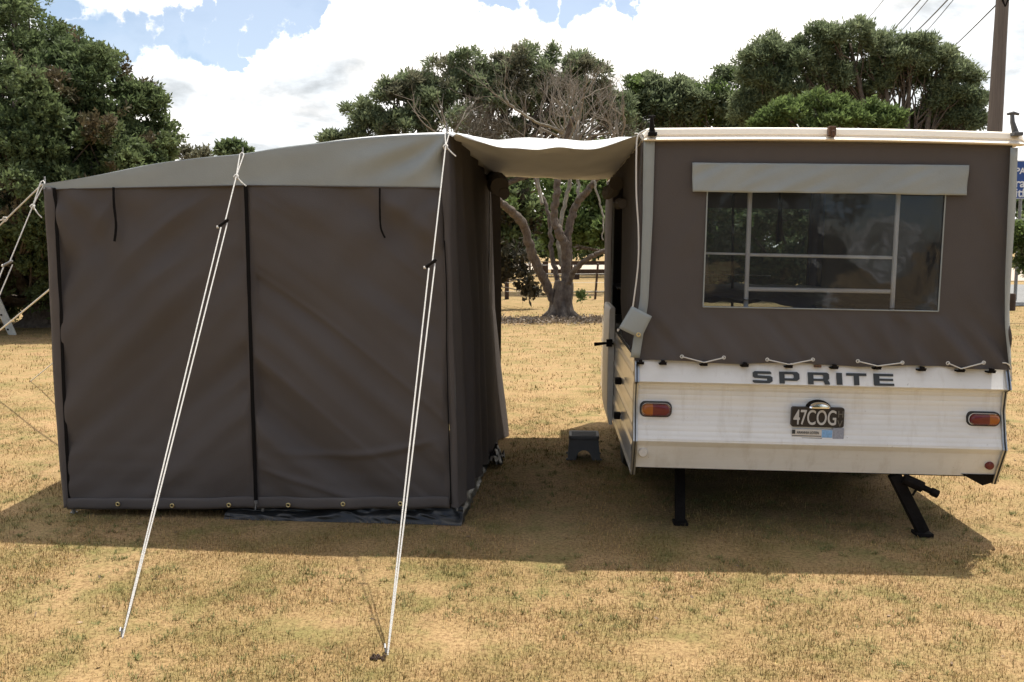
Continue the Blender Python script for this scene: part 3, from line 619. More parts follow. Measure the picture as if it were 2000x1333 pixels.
    sc = (P2(1700, 740).x - P2(1600, 740).x) / 100
    for ch, (px, w) in offs.items():
        x0 = (px - 1468) * sc
        for lp in letters[ch]: let.append([(x0 + a * w * sc / 10 if ch != 'I' else x0 + a * 4.2 * sc, b * .0106) for a, b in lp])
    zt = z1 + .006
    # letters lie on the band, tilted with it
    oL = outline_mesh('lettering', let, Vector((P2(1468, 740).x, -.0465, zt)), 1, 1, .0015, M['letter'], c)
    th = math.atan2(.042, zb - z1)
    oL.data.transform(Matrix.Translation((0, -.0465, zt)) @ Matrix.Rotation(-th, 4, 'X') @ Matrix.Translation((0, .0465, -zt)))
    # tail lights
    def lamp(xa, xb, ya, yb, amber_left):
        p = A(xa, ya, -.01); q = A(xb, yb, -.01); cx, cz = (p.x + q.x) / 2, (p.z + q.z) / 2; w, h = abs(q.x - p.x), abs(p.z - q.z)
        def ring(s, y, dw=0): return [Vector((a, y, b)) for a, b in rrect(cx, cz, w - s, h - s, min(.03, (h - s) / 2 - .002))]
        m = MB(); m.loft([ring(-.010, .02), ring(-.010, -.008), ring(-.006, -.014), ring(0, -.014), ring(.001, .0)], False, False); b = m.build('tail_light', M['rubber'], c)
        m = MB(); m.loft([ring(.0, .015), ring(.0, -.016), ring(.005, -.022), ring(.010, -.020), ring(.012, -.012)], False, True); m.build('bezel', M['chrome'], b)
        xm = cx + (-.1 if amber_left else .1) * w * 1.2
        for nm, mt, lo, hi in (('amber_lens', M['amber'], -9, xm) if amber_left else ('amber_lens', M['amber'], xm, 9), ('red_lens', M['red'], xm, 9) if amber_left else ('red_lens', M['red'], -9, xm)):
            m = MB(); m.loft([[Vector((min(max(a.x, lo), hi), a.y, a.z)) for a in ring(s, y)] for s, y in ((.014, -.012), (.015, -.028), (.022, -.036), (.034, -.040))], False, True); m.build(nm, mt, b)
    lamp(1252, 1310, 786, 814, True); lamp(1891, 1951, 806, 832, False)
    # reflectors on the skirt
    def disc(px, py, r, mt, nm, y=-.01):
        p = A(px, py, y); n = 20; m = MB(); m.loft([[p + Vector((math.cos(k * 6.283 / n) * rr, yy - (1 - math.sin(k * 6.283 / n)) * 0, math.sin(k * 6.283 / n) * rr)) for k in range(n)] for rr, yy in ((r, .02), (r, -.004), (r * .85, -.010), (r * .4, -.012))], False, True); m.build(nm, mt, c)
    disc(1256, 884, .026, M['card'], 'round_cap', -.014); disc(1933, 910, .022, M['red'], 'reflector', -.006)
    # number plate and its lamp
    p = A(1547, 795, -.035); q = A(1648, 836, -.035); cx, cz = (p.x + q.x) / 2, (p.z + q.z) / 2; w, h = q.x - p.x, p.z - q.z
    m = MB(); m.loft([[Vector((a, y, b)) for a, b in rrect(cx, cz, w - s, h - s, .012)] for y, s in ((-.012, 0), (-.034, 0), (-.036, .003))], True, True); pl = m.build('number_plate', M['plate'], c)
    text_mesh('digits', '47COG', h * 1.06, M['silver'], pl, Vector((p.x + .009, -.0375, cz - h * .37)), dx=.62, bold=.001)
    text_mesh('date_mark', 'H\nV', h * .48, mat('worn_mark', (.13, .12, .10), .6), pl, Vector((q.x - .036, -.0375, cz + h * .02)), dx=.9)
    p2 = A(1547, 838, -.03); q2 = A(1648, 861, -.03)
    m = MB(); m.box((p2.x, -.032, q2.z), (q2.x, -.028, p2.z)); cdp = m.build('licence_card', M['card'], c)
    def rc(a, b, d, e, mt, nm, y=-.0335):
        m = MB(); m.box((p2.x + a, y, p2.z - e), (p2.x + b, -.032, p2.z - d)); m.build(nm, mt, cdp)
    ww = q2.x - p2.x; hh = p2.z - q2.z
    rc(0, ww * .06, .004, hh * .45, M['letter'], 'card_band'); rc(0, ww * .56, hh * .60, hh * .66, M['letter'], 'card_band'); rc(0, ww * .19, hh * .83, hh * 1.0, M['letter'], 'card_band'); rc(ww * .19, ww * .58, hh * .80, hh * .85, M['letter'], 'card_band')
    rc(ww * .57, ww * .77, .002, hh * .75, M['bluec'], 'blue_picture'); rc(ww * .78, ww * .99, -.01, hh, M['seal'], 'seal')
    text_mesh('card_text', 'ARANNIA LOTEN', hh * .36, M['letter'], cdp, Vector((p2.x + ww * .09, -.034, p2.z - hh * .43)), dx=.72, ext=.0008)
    cxl = A(1600, 790, -.03); m = MB(); n = 16
    m.loft([[Vector((cxl.x + math.cos(math.pi * k / n) * rx, y, cxl.z - .02 + math.sin(math.pi * k / n) * rz)) for k in range(n + 1)] for y, rx, rz in ((.0, .062, .040), (-.03, .062, .040), (-.036, .058, .036))], True, True); lmp = m.build('plate_lamp', M['blackm'], c)
    m = MB(); m.loft([[Vector((cxl.x + math.cos(math.pi * k / n) * rx, y, cxl.z - .018 + math.sin(math.pi * k / n) * rz)) for k in range(n + 1)] for y, rx, rz in ((-.03, .054, .032), (-.048, .054, .030), (-.058, .046, .022), (-.060, .03, .012))], True, True); m.build('chrome_cover', M['chrome'], lmp)
    # ---- roof: cap with a stepped rail, very slightly bowed
    zr0 = A(1258, 273).z; zr1 = A(1988, 290).z; zr = (zr0 + zr1) / 2; xl, xr = A(1252, 262).x, A(1998, 285).x
    rp = [(.02, 0.), (-.045, .0), (-.050, .006), (-.044, .012), (-.030, .018), (-.026, .026), (-.029, .032), (-.018, .060), (.0, .068), (.05, .075), (.5, .105), (1.6, .125), (2.8, .105), (L + .06, .06), (L + .06, 0)]
    m = MB()
    def rf(u, k):
        y, z = rp[int(k)]; x = lerp(xl + .012, xr - .004, u); e = min(u, 1 - u) * (xr - xl)
        f = 1 - .5 * max(0, 1 - e / .03) ** 2
        return Vector((x, y, zr + z * f + .012 * math.sin(math.pi * u)))
    m.grid(rf, lin(0, .016, 5) + lin(.03, .97, 40) + lin(.984, 1, 5), range(len(rp)))
    m.box((xl + .02, .03, zr - .002), (xr - .02, L, zr + .02)); rfo = m.build('roof', M['cream'], c, sharp=30)
    ctr = A(1623, 258, -.03); m = MB(); m.box((ctr.x - .018, -.062, ctr.z - .022), (ctr.x + .018, -.02, ctr.z + .026)); m.box((ctr.x - .006, -.07, ctr.z - .03), (ctr.x + .010, -.05, ctr.z + .005)); m.build('catch_bracket', M['rust'], rfo, bevel=.003)
    for px, py, hgt, mt, leanx in ((1273, 262, .085, 'blackm', -.004), (1980, 262, .095, 'plastic', -.02)):
        b = A(px, py, -.01); m = MB(); m.box((b.x - .022, -.065, b.z - .014), (b.x + .022, -.0, b.z + .004)); m.tube([b + Vector((0, -.02, 0)), b + Vector((leanx, -.02, hgt * .6)), b + Vector((leanx * 1.2, -.02, hgt))], [.017, .012, .010], 10)
        if mt == 'plastic': m.tube([b + Vector((leanx - .030, -.02, hgt)), b + Vector((leanx, -.02, hgt + .007)), b + Vector((leanx + .030, -.02, hgt))], [.007, .010, .007], 8)
        else: m.tube([b + Vector((leanx - .018, -.02, hgt)), b + Vector((leanx + .018, -.02, hgt))], .006, 8)
        m.build('roof_clamp', M[mt], rfo, bevel=.002)
    # ---- canvas: rear wall with a window opening
    xw0, xw1 = A(1381, 375).x, A(1845, 385).x; zw1, zw0 = (A(1383, 372).z + A(1848, 382).z) / 2, (A(1377, 600).z + A(1840, 608).z) / 2
    x0t, x0b = A(1256, 273).x, A(1238, 703).x; x1t, x1b = A(1976, 288).x, A(1972, 718).x; zt_ = zr + .004; zh = zb - .005
    xs = lin(.0, .18, 24)[:-1]; u0 = (xw0 - x0t) / (x1t - x0t); u1 = (xw1 - x0t) / (x1t - x0t); v0 = (zt_ - zw1) / (zt_ - zh); v1 = (zt_ - zw0) / (zt_ - zh)
    us = lin(0, u0, 26)[:-1] + lin(u0, u1, 90)[:-1] + lin(u1, 1, 28); vs = lin(0, v0, 16)[:-1] + lin(v0, v1, 30)[:-1] + lin(v1, 1, 30)
    m = MB()
    def cw(u, v):
        e = sstep(u0, 0, u); f = sstep(u1, 1, u); x = lerp(x0t, x1t, u) + e * (x0b - x0t) * v + f * ((x1b - x1t) * v + -.025 * math.sin(3.14 * min(1, v * 1.05)))
        z = lerp(zt_, zh, v); k = sstep(v1 - .06, 1, v) * (.45 + .55 * sstep(1, .8, v))
        fold = .045 * k * (ns(x * 11 + (z - zb) * 9, .5, 1) + .8 * math.sin((x + (z - zb) * .9 * (x - .9)) * 34 + 2 * ns(x * 3, 2)) * sstep(.9, 1.5, x) * .8)
        df = .022 * ns((x - z) * 5, (x + z) * 1.2, 3) * sstep(.45, .2, x) + .024 * ns((x + z * .7) * 7, z * 1.5, 8) * sstep(1.6, 1.8, x)
        win = 1 - sstep(u0 - .04, u0, u) * (1 - sstep(u1, u1 + .03, u)) * sstep(v0 - .05, v0, v) * (1 - sstep(v1, v1 + .06, v))
        y = -.006 - .024 * sstep(v1 - .02, 1, v) - (fold + df) * win * sstep(0, .1, v); z += .006 * math.sin(u * 18) * sstep(.9, 1, v)
        return Vector((x, y, z))
    m.grid(cw, us, vs, lambda a, b: u0 < a < u1 and v0 < b < v1); cv = m.build('canvas_wall', M['canvas'], c, sharp=180)
    # window film, border, bars, valance
    m = MB(); m.grid(lambda x, z: Vector((x, -.004 + .006 * ns(x * 4, z * 4, 2), z)), lin(xw0 - .003, xw1 + .003, 50), lin(zw0 - .003, zw1 + .01, 24)); wn = m.build('window', M['film'], c, sharp=180)
    m = MB()
    for a, b in (((xw0, zw0), (xw1, zw0)), ((xw0, zw0), (xw0, zw1)), ((xw1, zw0), (xw1, zw1))): m.tube([(a[0], -.010, a[1]), (b[0], -.010, b[1])], .0038, 6)
    m.build('welt', M['grey'], wn)
    m = MB(); q = [A(1352, 318, -.02), A(1893, 323, -.02), A(1886, 382, -.02), A(1352, 375, -.02)]
    m.grid(lambda u, v: q[0].lerp(q[1], u).lerp(q[3].lerp(q[2], u), v) + Vector((0, -.012 * v - .018 * v * ns(u * 8 + v * 2, 1, 3) - .010 * ns(u * 14 + v * 2.5, v * 1), .006 * v * ns(u * 4, 9))), lin(0, 1, 120), lin(0, 1, 14)); m.build('window_valance', M['grey'], c, sharp=180, solid=.003)
    # inner frame seen through the window
    def bar(a, b, r, y, nm='inner_bar', mt='alu2'): m = MB(); m.tube([A(*a, y), A(*b, y)], r, 8); m.build(nm, M[mt], c)
    M['alu2'] = mat('painted_frame_tube', (.80, .80, .74), .5, var=.05, vscale=10)
    bar((1468, 300), (1455, 640), .0125, .10); bar((1759, 300), (1740, 640), .0125, .10); bar((1463, 498), (1750, 504), .009, .115); bar((1457, 565), (1743, 570), .012, .115); bar((1375, 495), (1462, 497), .006, .115); bar((1375, 536), (1505, 539), .003, 2.9); bar((1432, 380), (1430, 610), .010, 2.2, 'tent_prop', 'black')
    m = MB(); m.tube([A(1523, 375, 2.6), A(1524, 410, 2.6), A(1522, 450, 2.6), A(1520, 470, 2.6), A(1516, 478, 2.6)], [.008, .022, .045, .035, .01], 8, flat=.6); m.build('tied_blind', M['black'], c)
    # side and front canvas, curtains, bedding
    m = MB()
    def sidec(x, s, v0_, v1_, z0, z1): m.grid(lambda v, z: Vector((x + s * (.012 * ns(v * 8, z * 2, x) + .006 - .02 * sstep(zb + .3, zb, z)), v, z)), lin(v0_, v1_, 60), lin(z0, z1, 14))
    zc = zb - .02
    sidec(0.0, -1, .0, 1.25, zc, zr); sidec(.0, -1, 2.35, L, zc, zr); sidec(.0, -1, 1.25, 2.35, zr - .15, zr); sidec(A(1962, 400).x, -1, .03, L, zc, zr)
    fx = [A(1372, 412, L).x, A(1580, 412, L).x, A(1775, 412, L).x, A(1850, 412, L).x]; fz = (A(1500, 600, L).z, A(1500, 408, L).z)
    m.grid(lambda x, z: Vector((x, L + .008 * ns(x * 8, z * 2), z)), [0.0] + lin(fx[0], fx[1], 6) + lin(fx[1] + .02, fx[2], 6) + [fx[3], A(1962, 400).x], [zc] + lin(fz[0], fz[1], 6) + [zr], lambda x, z: fz[0] < z < fz[1] and (fx[0] < x < fx[1] or fx[2] < x < fx[3]))
    m.build('canvas_sides', M['canvas'], c, sharp=180)
    for a_, b_ in ((fx[0], fx[1]), (fx[2], fx[3])): m = MB(); m.grid(lambda x, z: Vector((x, L + .01 + .006 * ns(x * 4, z * 4), z)), lin(a_, b_, 12), lin(fz[0], fz[1], 12)); m.build('front_window', M['screen'], c)
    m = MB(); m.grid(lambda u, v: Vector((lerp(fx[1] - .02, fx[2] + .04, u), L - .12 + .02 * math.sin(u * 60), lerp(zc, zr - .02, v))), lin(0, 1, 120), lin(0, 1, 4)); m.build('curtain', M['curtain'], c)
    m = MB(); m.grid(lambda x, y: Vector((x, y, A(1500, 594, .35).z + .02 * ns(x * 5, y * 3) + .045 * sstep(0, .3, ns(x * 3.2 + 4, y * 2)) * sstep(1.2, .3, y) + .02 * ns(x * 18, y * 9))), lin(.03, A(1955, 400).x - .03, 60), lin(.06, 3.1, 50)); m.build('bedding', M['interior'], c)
    # grey tapes at the corners
    m = MB(); a = [A(x, y, -.022) for x, y in ((1257, 275), (1255, 420), (1250, 580), (1231, 698))]; b = [A(x, y, -.024) for x, y in ((1279, 275), (1275, 420), (1266, 590), (1249, 699))]
    m.grid(lambda u, v: polyat(a, v).lerp(polyat(b, v), u) + Vector((0, -.012 * v - .004 * ns(v * 6, 1), 0)), lin(0, 1, 3), lin(0, 1, 30)); m.build('corner_tape', M['grey'], c, solid=.002)
    m = MB(); a = [A(x, y, -.045) for x, y in ((1974, 289), (1969, 400), (1963, 550), (1963, 640), (1971, 716))]; b = [A(x, y, -.02) for x, y in ((1988, 289), (1984, 400), (1977, 500), (1971, 600), (1975, 714))]
    m.grid(lambda u, v: polyat(a, v).lerp(polyat(b, v), u), lin(0, 1, 3), lin(0, 1, 24)); m.build('corner_tape', M['grey'], c, solid=.002)
    # hooks and lacing
    for px, py in ((1251, 706), (1295, 707), (1375, 709), (1455, 711), (1541, 713), (1630, 715), (1714, 716), (1801, 719), (1877, 721), (1937, 723)):
        p = A(px, py + 1, -.045); m = MB(); m.box((p.x - .019, -.050, p.z - .014), (p.x + .019, .0, p.z - .006)); m.box((p.x - .009, -.060, p.z - .010), (p.x + .009, -.03, p.z + .010)); m.tube([(p.x - .018, -.056, p.z - .001), (p.x + .018, -.056, p.z - .001)], .0045, 6); m.build('hook', M['blackm'], c, bevel=.0015)
    for a_, b_, d_ in (((1332, 697), (1375, 709), (1414, 699)), ((1499, 703), (1541, 713), (1588, 703)), ((1676, 706), (1714, 716), (1763, 709)), ((1852, 710), (1877, 721), (1922, 709))):
        m = MB(); pp = [A(*x, -.064) for x in (a_, b_, d_)]; m.tube([pp[0], pp[1] + Vector((-.004, -.004, .003)), pp[1] + Vector((.004, -.004, .003)), pp[2]], .0035, 6)
        for e in (pp[0], pp[2]): m.tube([e + Vector((math.cos(k * .785) * .008, .004, math.sin(k * .785) * .008)) for k in range(9)], .003, 6)
        m.build('lacing_cord', M['rope2'], c)
    m = MB(); m.tube(smooth_line([A(1958, 709, -.05), A(1968, 711, -.05), A(1974, 720, -.03), A(1976, 745, .0)], 4), .0035, 6); m.build('lacing_cord', M['rope2'], c)
    st = A(1598, 716, -.036); m = MB(); m.box((st.x - .02, -.036, st.z - .006), (st.x + .018, -.02, st.z + .008)); m.build('catch', M['rust'], c, bevel=.003)
    # hanging cord with its grey flap at the left corner
    m = MB(); m.tube(smooth_line([A(1262, 254, -.06), A(1246, 266, -.07), A(1243, 300, -.075), A(1243, 380, -.075), A(1247, 450, -.075), A(1246, 520, -.075), A(1236, 600, -.07)], 6), .0042, 8)
    m.tube(smooth_line([A(1262, 254, -.06), A(1252, 262, -.065), A(1256, 274, -.07), A(1246, 262, -.06), A(1240, 262, -.05)], 5), .004, 6); m.build('hanging_cord', M['rope'], c)
    q = [A(1234, 598, -.07), A(1273, 618, -.075), A(1252, 662, -.085), A(1208, 641, -.065)]; m = MB()
    m.grid(lambda u, v: q[0].lerp(q[1], u).lerp(q[3].lerp(q[2], u), v) + Vector((0, -.012 * math.sin(u * 2.5 + v), 0)), lin(0, 1, 8), lin(0, 1, 8)); fl = m.build('loose_flap', M['grey'], c, solid=.003)
    e = A(1247, 654, -.10); m = MB(); m.tube([e + Vector((math.cos(k * .52) * .009, 0, math.sin(k * .52) * .009)) for k in range(13)], .0035, 6); m.build('eyelet', M['brass'], fl)
    e = A(1208, 643, -.075); m = MB(); m.tube([e, e + Vector((-.004, 0, -.012))], [.007, .004], 8); m.build('tie_end', M['rope'], fl)
    # stable door folded back against the side, with its lever handle
    m = MB(); zd0, zd1 = A(1195, 826, 1.7).z, A(1195, 600, 1.7).z; cs = [(-.012, zd1), (-.045, zd1), (-.052, zd1 - .02), (-.056, (zd0 + zd1) / 2), (-.052, zd0 + .10), (-.034, zd0), (-.012, zd0)]
    m.loft([[Vector((x, v, z)) for x, z in cs] for v in (1.62, 2.3)]); d = m.build('lower_door', M['white'], c, bevel=.004)
    hz = A(1180, 671, 1.62).z; m = MB(); m.tube([(-.02, 1.60, hz), (-.075, 1.59, hz + .004), (-.155, 1.58, hz - .004)], [.006, .009, .013], 8); m.box((-.07, 1.585, hz - .02), (-.03, 1.62, hz + .03)); m.build('handle', M['blackm'], d)
    for z_ in (zd0 + .2, zd0 + .42): m = MB(); m.box((-.052, .86, z_ - .02), (-.012, .92, z_ + .02)); m.build('door_stay', M['blackm'], c, bevel=.004)
    m = MB(); a = A(1196, 372, 2.5); b_ = A(1216, 400, 1.0)
    m.tube([Vector((-.05 - .01 * ns(k, 3), lerp(2.3, 1.3, k / 8), A(1200, 375, 2.0).z + .015 * math.sin(k))) for k in range(9)], [.045 + .012 * ns(k * 1.3, 2) for k in range(9)], 10)
    m.tube([Vector((-.035, lerp(1.3, .9, k / 5), A(1215, 398, 1.1).z + .01 * math.sin(k))) for k in range(6)], .03, 10); m.build('rolled_flap', M['canvas'], c)
    m = MB(); m.tube([A(1199, 395, 2.2), A(1194, 620, 2.2)], .006); m.build('door_pole', M['steel'], c)
    # corner steadies
    def legl(a, b, w_, dpt):
        p0 = Vector(a); p1 = Vector(b); d_ = p1 - p0; m = MB(); n_ = Vector((d_.z, 0, -d_.x)).normalized() * w_ / 2; y_ = Vector((0, dpt, 0))
        m.loft([[p + s1 * n_ + s2 * y_ for s1, s2 in ((-1, -.5), (1, -.5), (1, .5), (-1, .5))] for p in (p0, p1)]); return m
    fr = F.l(G(1802, 1046)); fl_ = F.l(G(1328, 1024)); tr = A(1752, 928, .02)
    m = legl((tr.x, fr.y + .03, zl - .01), (fr.x, fr.y, fr.z + .02), .062, .05); m.box((fr.x - .045, fr.y - .04, fr.z), (fr.x + .045, fr.y + .05, fr.z + .02)); m.build('steady_leg', M['blackm'], c, bevel=.004)
    m = MB(); a = A(1765, 935, .03); b = A(1832, 966, .0); m.tube([a, a.lerp(b, .55)], .030, 10); m.tube([a.lerp(b, .5), a.lerp(b, .8)], .016, 8); m.tube([a.lerp(b, .8), b], .022, 8); a2 = A(1782, 968, .02); m.tube([a2, A(1797, 945, .02)], .006, 6); m.build('jack_screw', M['blackm'], c)
    ttl = Vector((fl_.x + .02, fl_.y + .25, zl - .01)); m = legl(ttl, (fl_.x, fl_.y, fl_.z + .02), .055, .05); m.box((fl_.x - .04, fl_.y - .05, fl_.z), (fl_.x + .04, fl_.y + .04, fl_.z + .02)); m.build('steady_leg', M['blackm'], c, bevel=.004)
    return c
camper = build_camper()

# ------------------------------------------------------------------ step stool
def build_stool():
    b = G(1140, 893); F = Frame((b.x, b.y, 0), -.06)
    o = thing('step_stool', 'small dark grey plastic step stool on the shaded grass beside the camper', 'step stool', F.loc, F.e)
    w0, w1, h, d = .235, .20, .150, .20
    def side(y, yt):
        n = 12; out = [(-w0 / 2 - .012, 0), (-w0 / 2 - .012, .012), (-w0 / 2, .014), (-w1 / 2 - .004, h), (w1 / 2 + .004, h), (w0 / 2, .014), (w0 / 2 + .012, .012), (w0 / 2 + .012, 0), (.062, 0)]
        out += [(math.cos(math.pi * k / n) * .052, .02 + math.sin(math.pi * k / n) * .052) for k in range(n + 1)] + [(-.062, 0)]
        return out
    m = MB(); S = side(0, 0); 
    for s, y0, y1 in ((-1, -d / 2 - .012, -d / 2 + .004), (1, d / 2 - .004, d / 2 + .012)):
        # lean of the faces: bottom further out than top
        ring = lambda yo: [Vector((x, yo + (-s) * .02 * z / h, z)) for x, z in S]
        r0, r1 = ring(y0), ring(y1); m.loft([r0, r1])
    for s in (-1, 1): m.add([(s * w0 / 2, -d / 2, .01), (s * w0 / 2, d / 2, .01), (s * w1 / 2, d / 2 - .02, h), (s * w1 / 2, -d / 2 + .02, h), (s * (w0 / 2 - .01), -d / 2, .01), (s * (w0 / 2 - .01), d / 2, .01), (s * (w1 / 2 - .01), d / 2 - .02, h), (s * (w1 / 2 - .01), -d / 2 + .02, h)], [(0, 1, 2, 3), (4, 7, 6, 5), (0, 4, 5, 1), (2, 6, 7, 3), (0, 3, 7, 4), (1, 5, 6, 2)])
    m.build('base', M['plastic'], o, bevel=.002)
    m = MB(); m.loft([[Vector((x, y, z)) for x, y in rrect(0, 0, w1 + .022 - s, d + .012 - s, .02)] for z, s in ((h, .006), (h + .004, 0), (h + .022, 0), (h + .028, .008))]); tp = m.build('tread', M['plastic'], o)
    m = MB()
    for k in range(7): m.box((-w1 / 2 + .01, -d / 2 + .012 + k * .023, h + .028), (w1 / 2 - .01, -d / 2 + .02 + k * .023, h + .031))
    m.build('grip', M['plastic'], tp)
build_stool()

# ------------------------------------------------------------------ trees
def leaves_np(centers, dirs, per, llen, lwid, rg, cup=.7, spread=1.0):
    n = len(centers); c = np.repeat(centers, per, 0); d0 = np.repeat(dirs, per, 0)
    d = d0 * cup + rg.normal(size=(n * per, 3)) * .55 * spread; d /= np.linalg.norm(d, axis=1)[:, None]
    s = np.cross(d, rg.normal(size=d.shape)); s /= np.linalg.norm(s, axis=1)[:, None] + 1e-6
    l = llen * (.45 + 1.0 * rg.random((n * per, 1)) ** 1.3); w = lwid * (.6 + .8 * rg.random((n * per, 1)))
    base = c + rg.normal(size=c.shape) * llen * .35
    V = np.stack([base, base + d * l * .5 + s * w * .5, base + d * l, base + d * l * .5 - s * w * .5], 1)
    return V.reshape(-1, 3)
def crown_points(lobes, nsub, nspr, rg, subr=.36, up=.35):
    subs = []; C = []; D = []
    for (cx, cy, cz, rx, ry, rz) in lobes:
        k = max(3, int(nsub * (.7 + .6 * rg.random())))
        for _ in range(k):
            d = rg.normal(size=3); d[2] = d[2] + up; d /= np.linalg.norm(d)
            f = .70 + .35 * rg.random(); p = np.array([cx, cy, cz]) + d * np.array([rx, ry, rz]) * f; r = subr * (rx + rz) / 2 * (.55 + .8 * rg.random()); subs.append((p, r))
            q = rg.normal(size=(nspr, 3)); q[:, 2] += .45; q /= np.linalg.norm(q, axis=1)[:, None]
            rad = (.55 + .5 * rg.random((nspr, 1))) * r
            C.append(p + q * rad * np.array([1.15, 1.15, .8])); dd = q + np.array([0, 0, .5]); D.append(dd / np.linalg.norm(dd, axis=1)[:, None])
    return np.concatenate(C), np.concatenate(D), subs
def tree(name, label, cat, base, lobes, nsub, nspr, per, llen, lwid, mats, trunk_r=.3, seed=1, bark='bark', fork=None, group='trees around the camp ground', tuft=None, up=.35, subr=.36):
    rg = np.random.default_rng(seed); rnd = random.Random(seed)
    t = thing(name, label, cat, base, group=group); B = Vector(base)
    C, D, subs = crown_points(lobes, nsub, nspr, rg, subr, up)
    # split the sprigs among leaf materials in clumps
    sel = np.array([noise.noise(Vector(c) * 1.1 + Vector((seed, 0, 0))) for c in C])
    edges = [-9, 9] if len(mats) == 1 else [-9, .22, 9]
    for i, mt in enumerate(mats):
        k = (sel >= edges[i]) & (sel < edges[i + 1])
        if k.sum() == 0: continue
        V = leaves_np(C[k], D[k], per, llen, lwid, rg) - np.array(B)
        mesh_np('crown', V, 4, LM[mt], t)
    # trunk and limbs to the lobes, twigs to the clumps
    m = MB(); f = Vector(fork) if fork else B + Vector((0, 0, (min(l[2] for l in lobes) - B.z) * .55 + .3))
    m.tube([B - B + Vector((0, 0, -.1)), (f - B) * .3 + Vector((.05, 0, 0)), (f - B) * .7, f - B], [trunk_r * 1.35, trunk_r, trunk_r * .85, trunk_r * .8], 10)
    for l in lobes:
        e = Vector(l[:3]) - B; s = f - B; mid = s.lerp(e, .5) + Vector((rnd.uniform(-.3, .3), rnd.uniform(-.3, .3), -abs(e.z - s.z) * .12)); r = trunk_r * .42
        m.tube(smooth_line([s - (s * .12), s.lerp(mid, .5), mid, mid.lerp(e, .6), e], 3), lin(r, r * .25, 13), 6)
        near = [q for q in subs if abs(q[0][0] - l[0]) < l[3] * 1.1 and abs(q[0][2] - l[2]) < l[5] * 1.1]
        for q in near[:nsub]:
            w = Vector(q[0]) - B; a = s.lerp(e, rnd.uniform(.55, 1)); mm = a.lerp(w, .5) + Vector((rnd.uniform(-.2, .2), rnd.uniform(-.2, .2), rnd.uniform(-.25, 0)))
            m.tube([a, mm, w], [r * .22, r * .14, r * .05], 5, caps=False)
    m.build('trunk', M[bark], t, sharp=180)
    return t
def LB(px, py, Y, rpx, rzpx=None, ry=None):
    p = P(px, py, Y); s = Y / FPX; rx = rpx * s; rz = (rzpx or rpx) * s; return (p.x, p.y, p.z, rx, ry or rx, rz)

# large dark tree on the left
Yb = 17.5
lob = [LB(*a) for a in ((-60, 60, Yb + 1, 100), (40, 90, Yb, 85), (120, 150, Yb, 70), (190, 190, Yb - .3, 72), (240, 240, Yb, 72), (285, 300, Yb - .2, 56), (30, 200, Yb - 1.2, 90), (110, 260, Yb - 1, 85), (180, 320, Yb - 1.2, 75), (250, 370, Yb - .8, 70), (300, 420, Yb, 55),
       (-40, 330, Yb - 1, 110), (60, 380, Yb - 1.5, 95), (150, 430, Yb - 1.2, 90), (230, 500, Yb, 90), (20, 490, Yb - .8, 95), (110, 540, Yb - .2, 75), (-90, 480, Yb, 110), (-100, 180, Yb, 110), (280, 560, Yb + .6, 50), (60, 575, Yb + 1.3, 60), (-30, 590, Yb + 1.6, 60), (150, 590, Yb + 1.3, 50), (-170, 300, Yb, 120), (-160, 560, Yb, 100))]
tree('evergreen_tree', 'huge dark green evergreen tree with rusty patches behind the left of the tent', 'tree', G(90, 636), [(a_, b_, c_, d_ * 1.1, e_ * 1.1, f_ * 1.1) for a_, b_, c_, d_, e_, f_ in lob], 21, 42, 15, .09, .042, ['dark', 'rust'], .45, 11, up=.2)
big = [o for o in COL.objects if o.name.startswith('evergreen_tree')][0]
for i, (x, y, rz, k, lab) in enumerate(((-13, -13, 2.6, 1.0, 'added unseen evergreen tree that dims low sky light, behind the viewpoint, far to the left'), (-4, -17, .5, 1.1, 'added unseen evergreen tree that dims low sky light, behind the viewpoint, left of centre'), (4, -15, 3.6, .95, 'added unseen evergreen tree that dims low sky light, directly behind the viewpoint'), (12, -13, 1.4, 1.05, 'added unseen evergreen tree that dims low sky light, behind the viewpoint, right of centre'), (20, -8, 4.4, 1., 'added unseen evergreen tree that dims low sky light, behind the viewpoint, far to the right'), (-22, -6, 5.2, 1., 'added unseen evergreen tree that dims low sky light, beside the viewpoint, farthest left'))):  # trees added out of view to cut low sky light and fill window reflections
    t = big.copy(); COL.objects.link(t); t.location = (x, y, 0); t.rotation_euler = (0, 0, rz); t.scale = (k, k, k); t['label'] = lab
    for ch in list(big.children): c_ = ch.copy(); COL.objects.link(c_); c_.parent = t
# canopies behind the tent and canopy
tree('evergreen_tree', 'grey green tree with upright tufts rising behind the right end of the tent roof', 'tree', (-4.2, 30, 0), [LB(*a) for a in ((700, 245, 30, 38), (735, 275, 30, 45), (770, 200, 30, 36), (815, 195, 30.5, 45), (800, 260, 30, 50), (870, 165, 31, 46), (855, 235, 30, 55), (905, 150, 31, 42), (650, 285, 30, 20), (890, 290, 31, 60))], 13, 34, 10, .17, .05, ['mid', 'olive'], .32, 12, subr=.33)
tree('evergreen_tree', 'round topped grey green tree behind the bare branches, above the canopy', 'tree', (-1.6, 31, 0), [LB(*a) for a in ((950, 165, 31, 42), (985, 150, 31, 38), (1025, 145, 31, 44), (1000, 210, 31, 50), (1095, 150, 31.5, 48), (1145, 150, 31, 40), (1060, 205, 31.5, 46), (1120, 215, 31, 52), (1175, 200, 31, 42), (950, 250, 31, 55), (1210, 235, 31, 40), (1050, 275, 32, 55))], 13, 32, 10, .17, .05, ['mid', 'olive'], .32, 13, subr=.33)
